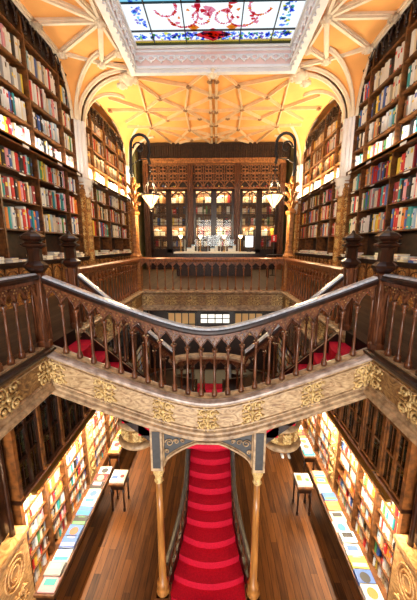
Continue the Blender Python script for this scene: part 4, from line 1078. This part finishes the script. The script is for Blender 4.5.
# ------------------------------------------------------------------ shelved books: the 300 that show largest as things, the rest as one
cth, sth, cyw, syw = math.cos(TH), math.sin(TH), math.cos(YAW), math.sin(YAW)
def project(x, y, z):
    x -= CX; x, y = x*cyw+y*syw, -x*syw+y*cyw; up = z-CZ; fw = y*cth-up*sth
    if fw < .1: return None
    return 208.5+F*x/fw, 300-F*(y*sth+up*cth)/fw
def corners(b):
    s, xf, a, c, z, h = b[:6]
    if s == 0: return [(a, xf, z), (c, xf, z), (c, xf, z+h), (a, xf, z+h)]
    return [(s*xf, a, z), (s*xf, c, z), (s*xf, c, z+h), (s*xf, a, z+h)]
bpy.context.view_layer.update(); dg = bpy.context.evaluated_depsgraph_get(); O = Vector((CX, 0, CZ))
def visfrac(b):
    C = corners(b); mid = sum((Vector(c) for c in C), Vector())/4; v = 0; tot = 0
    for c in C+[mid]:
        p = Vector(c).lerp(mid, .25); q = project(*p); tot += 1
        if q is None or not (0 <= q[0] <= 417 and 0 <= q[1] <= 600): continue
        d = p-O; L = d.length; d.normalize(); o_ = O.copy(); rem = L; ok = True
        for _ in range(3):
            hit, loc, nr, idx, ob, mt = SC.ray_cast(dg, o_, d, distance=rem-.08)
            if not hit: break
            if 'glass' in ob.name or 'pane' in ob.name: rem -= (loc-o_).length+.01; o_ = loc+d*.01; continue
            ok = False; break
        if ok: v += 1
    return v/tot
sc = []
for i, b in enumerate(BOOKS):
    q = [project(*c) for c in corners(b)]
    if None in q: continue
    A = abs(sum(q[k][0]*q[(k+1) % 4][1]-q[(k+1) % 4][0]*q[k][1] for k in range(4)))/2
    if A < 12 or not any(0 <= p[0] <= 417 and 0 <= p[1] <= 600 for p in q): continue
    f = visfrac(b)
    if f >= .35: sc.append((A*f, i))
for i, b in enumerate(FLAT):
    x, y, z, w_, l_, h = b[:6]
    C = [(x-w_/2, y-l_/2, z+h), (x+w_/2, y-l_/2, z+h), (x+w_/2, y+l_/2, z+h), (x-w_/2, y+l_/2, z+h)]; q = [project(*c) for c in C]
    A = abs(sum(q[k][0]*q[(k+1) % 4][1]-q[(k+1) % 4][0]*q[k][1] for k in range(4)))/2+w_*h*F*F/((y+1)**2)*.5
    if A > 5 and any(0 <= p[0] <= 417 and 0 <= p[1] <= 600 for p in q):
        d = Vector((x, y, z+h+.02))-O; L = d.length; hit = SC.ray_cast(dg, O, d.normalized(), distance=L-.05)[0]
        if not hit or i % 3 == 0: sc.append((A*1.5, 10**6+i))
sc.sort(reverse=True); PICK = {i for _, i in sc[:298]}
def book_geo(mb, b, cmi, pmi, tmi):
    s, xf, a, c, z, h, dep = b[:7]
    x0, x1 = xf, xf+dep; w_ = c-a
    def T(x, y, zz_): return (s*x, y, zz_) if s else (y, x, zz_)
    r = min(.012, w_*.2)
    pl_ = [(x1, a), (x0+r, a), (x0, a+w_*.25), (x0, c-w_*.25), (x0+r, c), (x1, c)]
    n = 6; vs_ = [T(x, y, z) for x, y in pl_]+[T(x, y, z+h) for x, y in pl_]
    fs = [(k, (k+1) % n, (k+1) % n+n, k+n) for k in range(n)]
    if s < 0: fs = [f[::-1] for f in fs]
    mb.add(vs_, fs, cmi); mb.add(vs_, [tuple(range(n, 2*n))], pmi)
    rr = random.random()
    if tmi is not None and rr < .75:
        zb = z+h*random.uniform(.55, .75); hb = h*random.uniform(.08, .2)
        q = [T(x0-.002, a+w_*.22, zb), T(x0-.002, c-w_*.22, zb), T(x0-.002, c-w_*.22, zb+hb), T(x0-.002, a+w_*.22, zb+hb)]
        mb.add(q, [(0, 1, 2, 3)], tmi)
        q = [T(x0-.002, a+w_*.22, z+h*.08), T(x0-.002, c-w_*.22, z+h*.08), T(x0-.002, c-w_*.22, z+h*.14), T(x0-.002, a+w_*.22, z+h*.14)]
        mb.add(q, [(0, 1, 2, 3)], tmi)
rest = MB(); SHN = ['first', 'second', 'third', 'fourth', 'fifth', 'sixth', 'seventh', 'eighth', 'ninth']
for i, b in enumerate(BOOKS):
    ci = b[7]; ti = random.choice([q for q in (0, 8, 2, 5, 4, 1) if q != ci])
    if i in PICK:
        m = MB(); book_geo(m, b, 0, 1, 2); s = b[0]
        side, bay, j, c, nc = b[8]
        # ordinal from the camera end and shelf position
        where = {1: '%s gallery near bay' % side, 2: '%s gallery far bay' % side, 3: '%s lower shelves' % side, 4: '%s lower glazed cabinets' % side, 5: 'rear gothic cabinet'}[bay]
        lab = '%s book, %s from near end, %s column, %s shelf up, %s' % (PALN[ci], nth(b[9]), nth(c+1), SHN[j], where)
        base = ((s*(b[1]+.1)) if s else b[2], (b[2]+b[3])/2 if s else b[1], b[4])
        o = m.build('book', [PALM[ci], PAPER, PALM[ti]], loc=base); tag(o, lab, 'book', 'books upright, %s' % where)
    else: book_geo(rest, b, ci, 15, ti)
for i, b in enumerate(FLAT):
    if 10**6+i in PICK: make_flat(*b)
    else:
        x, y, z, w_, l_, h, rot, ci, pi = b[:9]; M = Matrix.Translation((x, y, z)) @ Matrix.Rotation(rot, 4, 'Z')
        rest.obox(M @ Matrix.Translation((0, 0, h/2)), w_-.01, l_-.01, h-.008, 15)
        rest.obox(M @ Matrix.Translation((0, 0, h-.002)), w_, l_, .006, ci); rest.obox(M @ Matrix.Translation((0, 0, .003)), w_, l_, .006, ci); rest.obox(M @ Matrix.Translation((0, .03, h+.002)), w_*.7, l_*.45, .003, pi)
o = rest.build('book_rows', PALM+[PAPER]); tag(o, 'all the smaller and more distant upright books filling the shelves of both floors', 'books', None, 'stuff')

for o in bpy.data.objects:
    if '_b' in o: del o['_b']
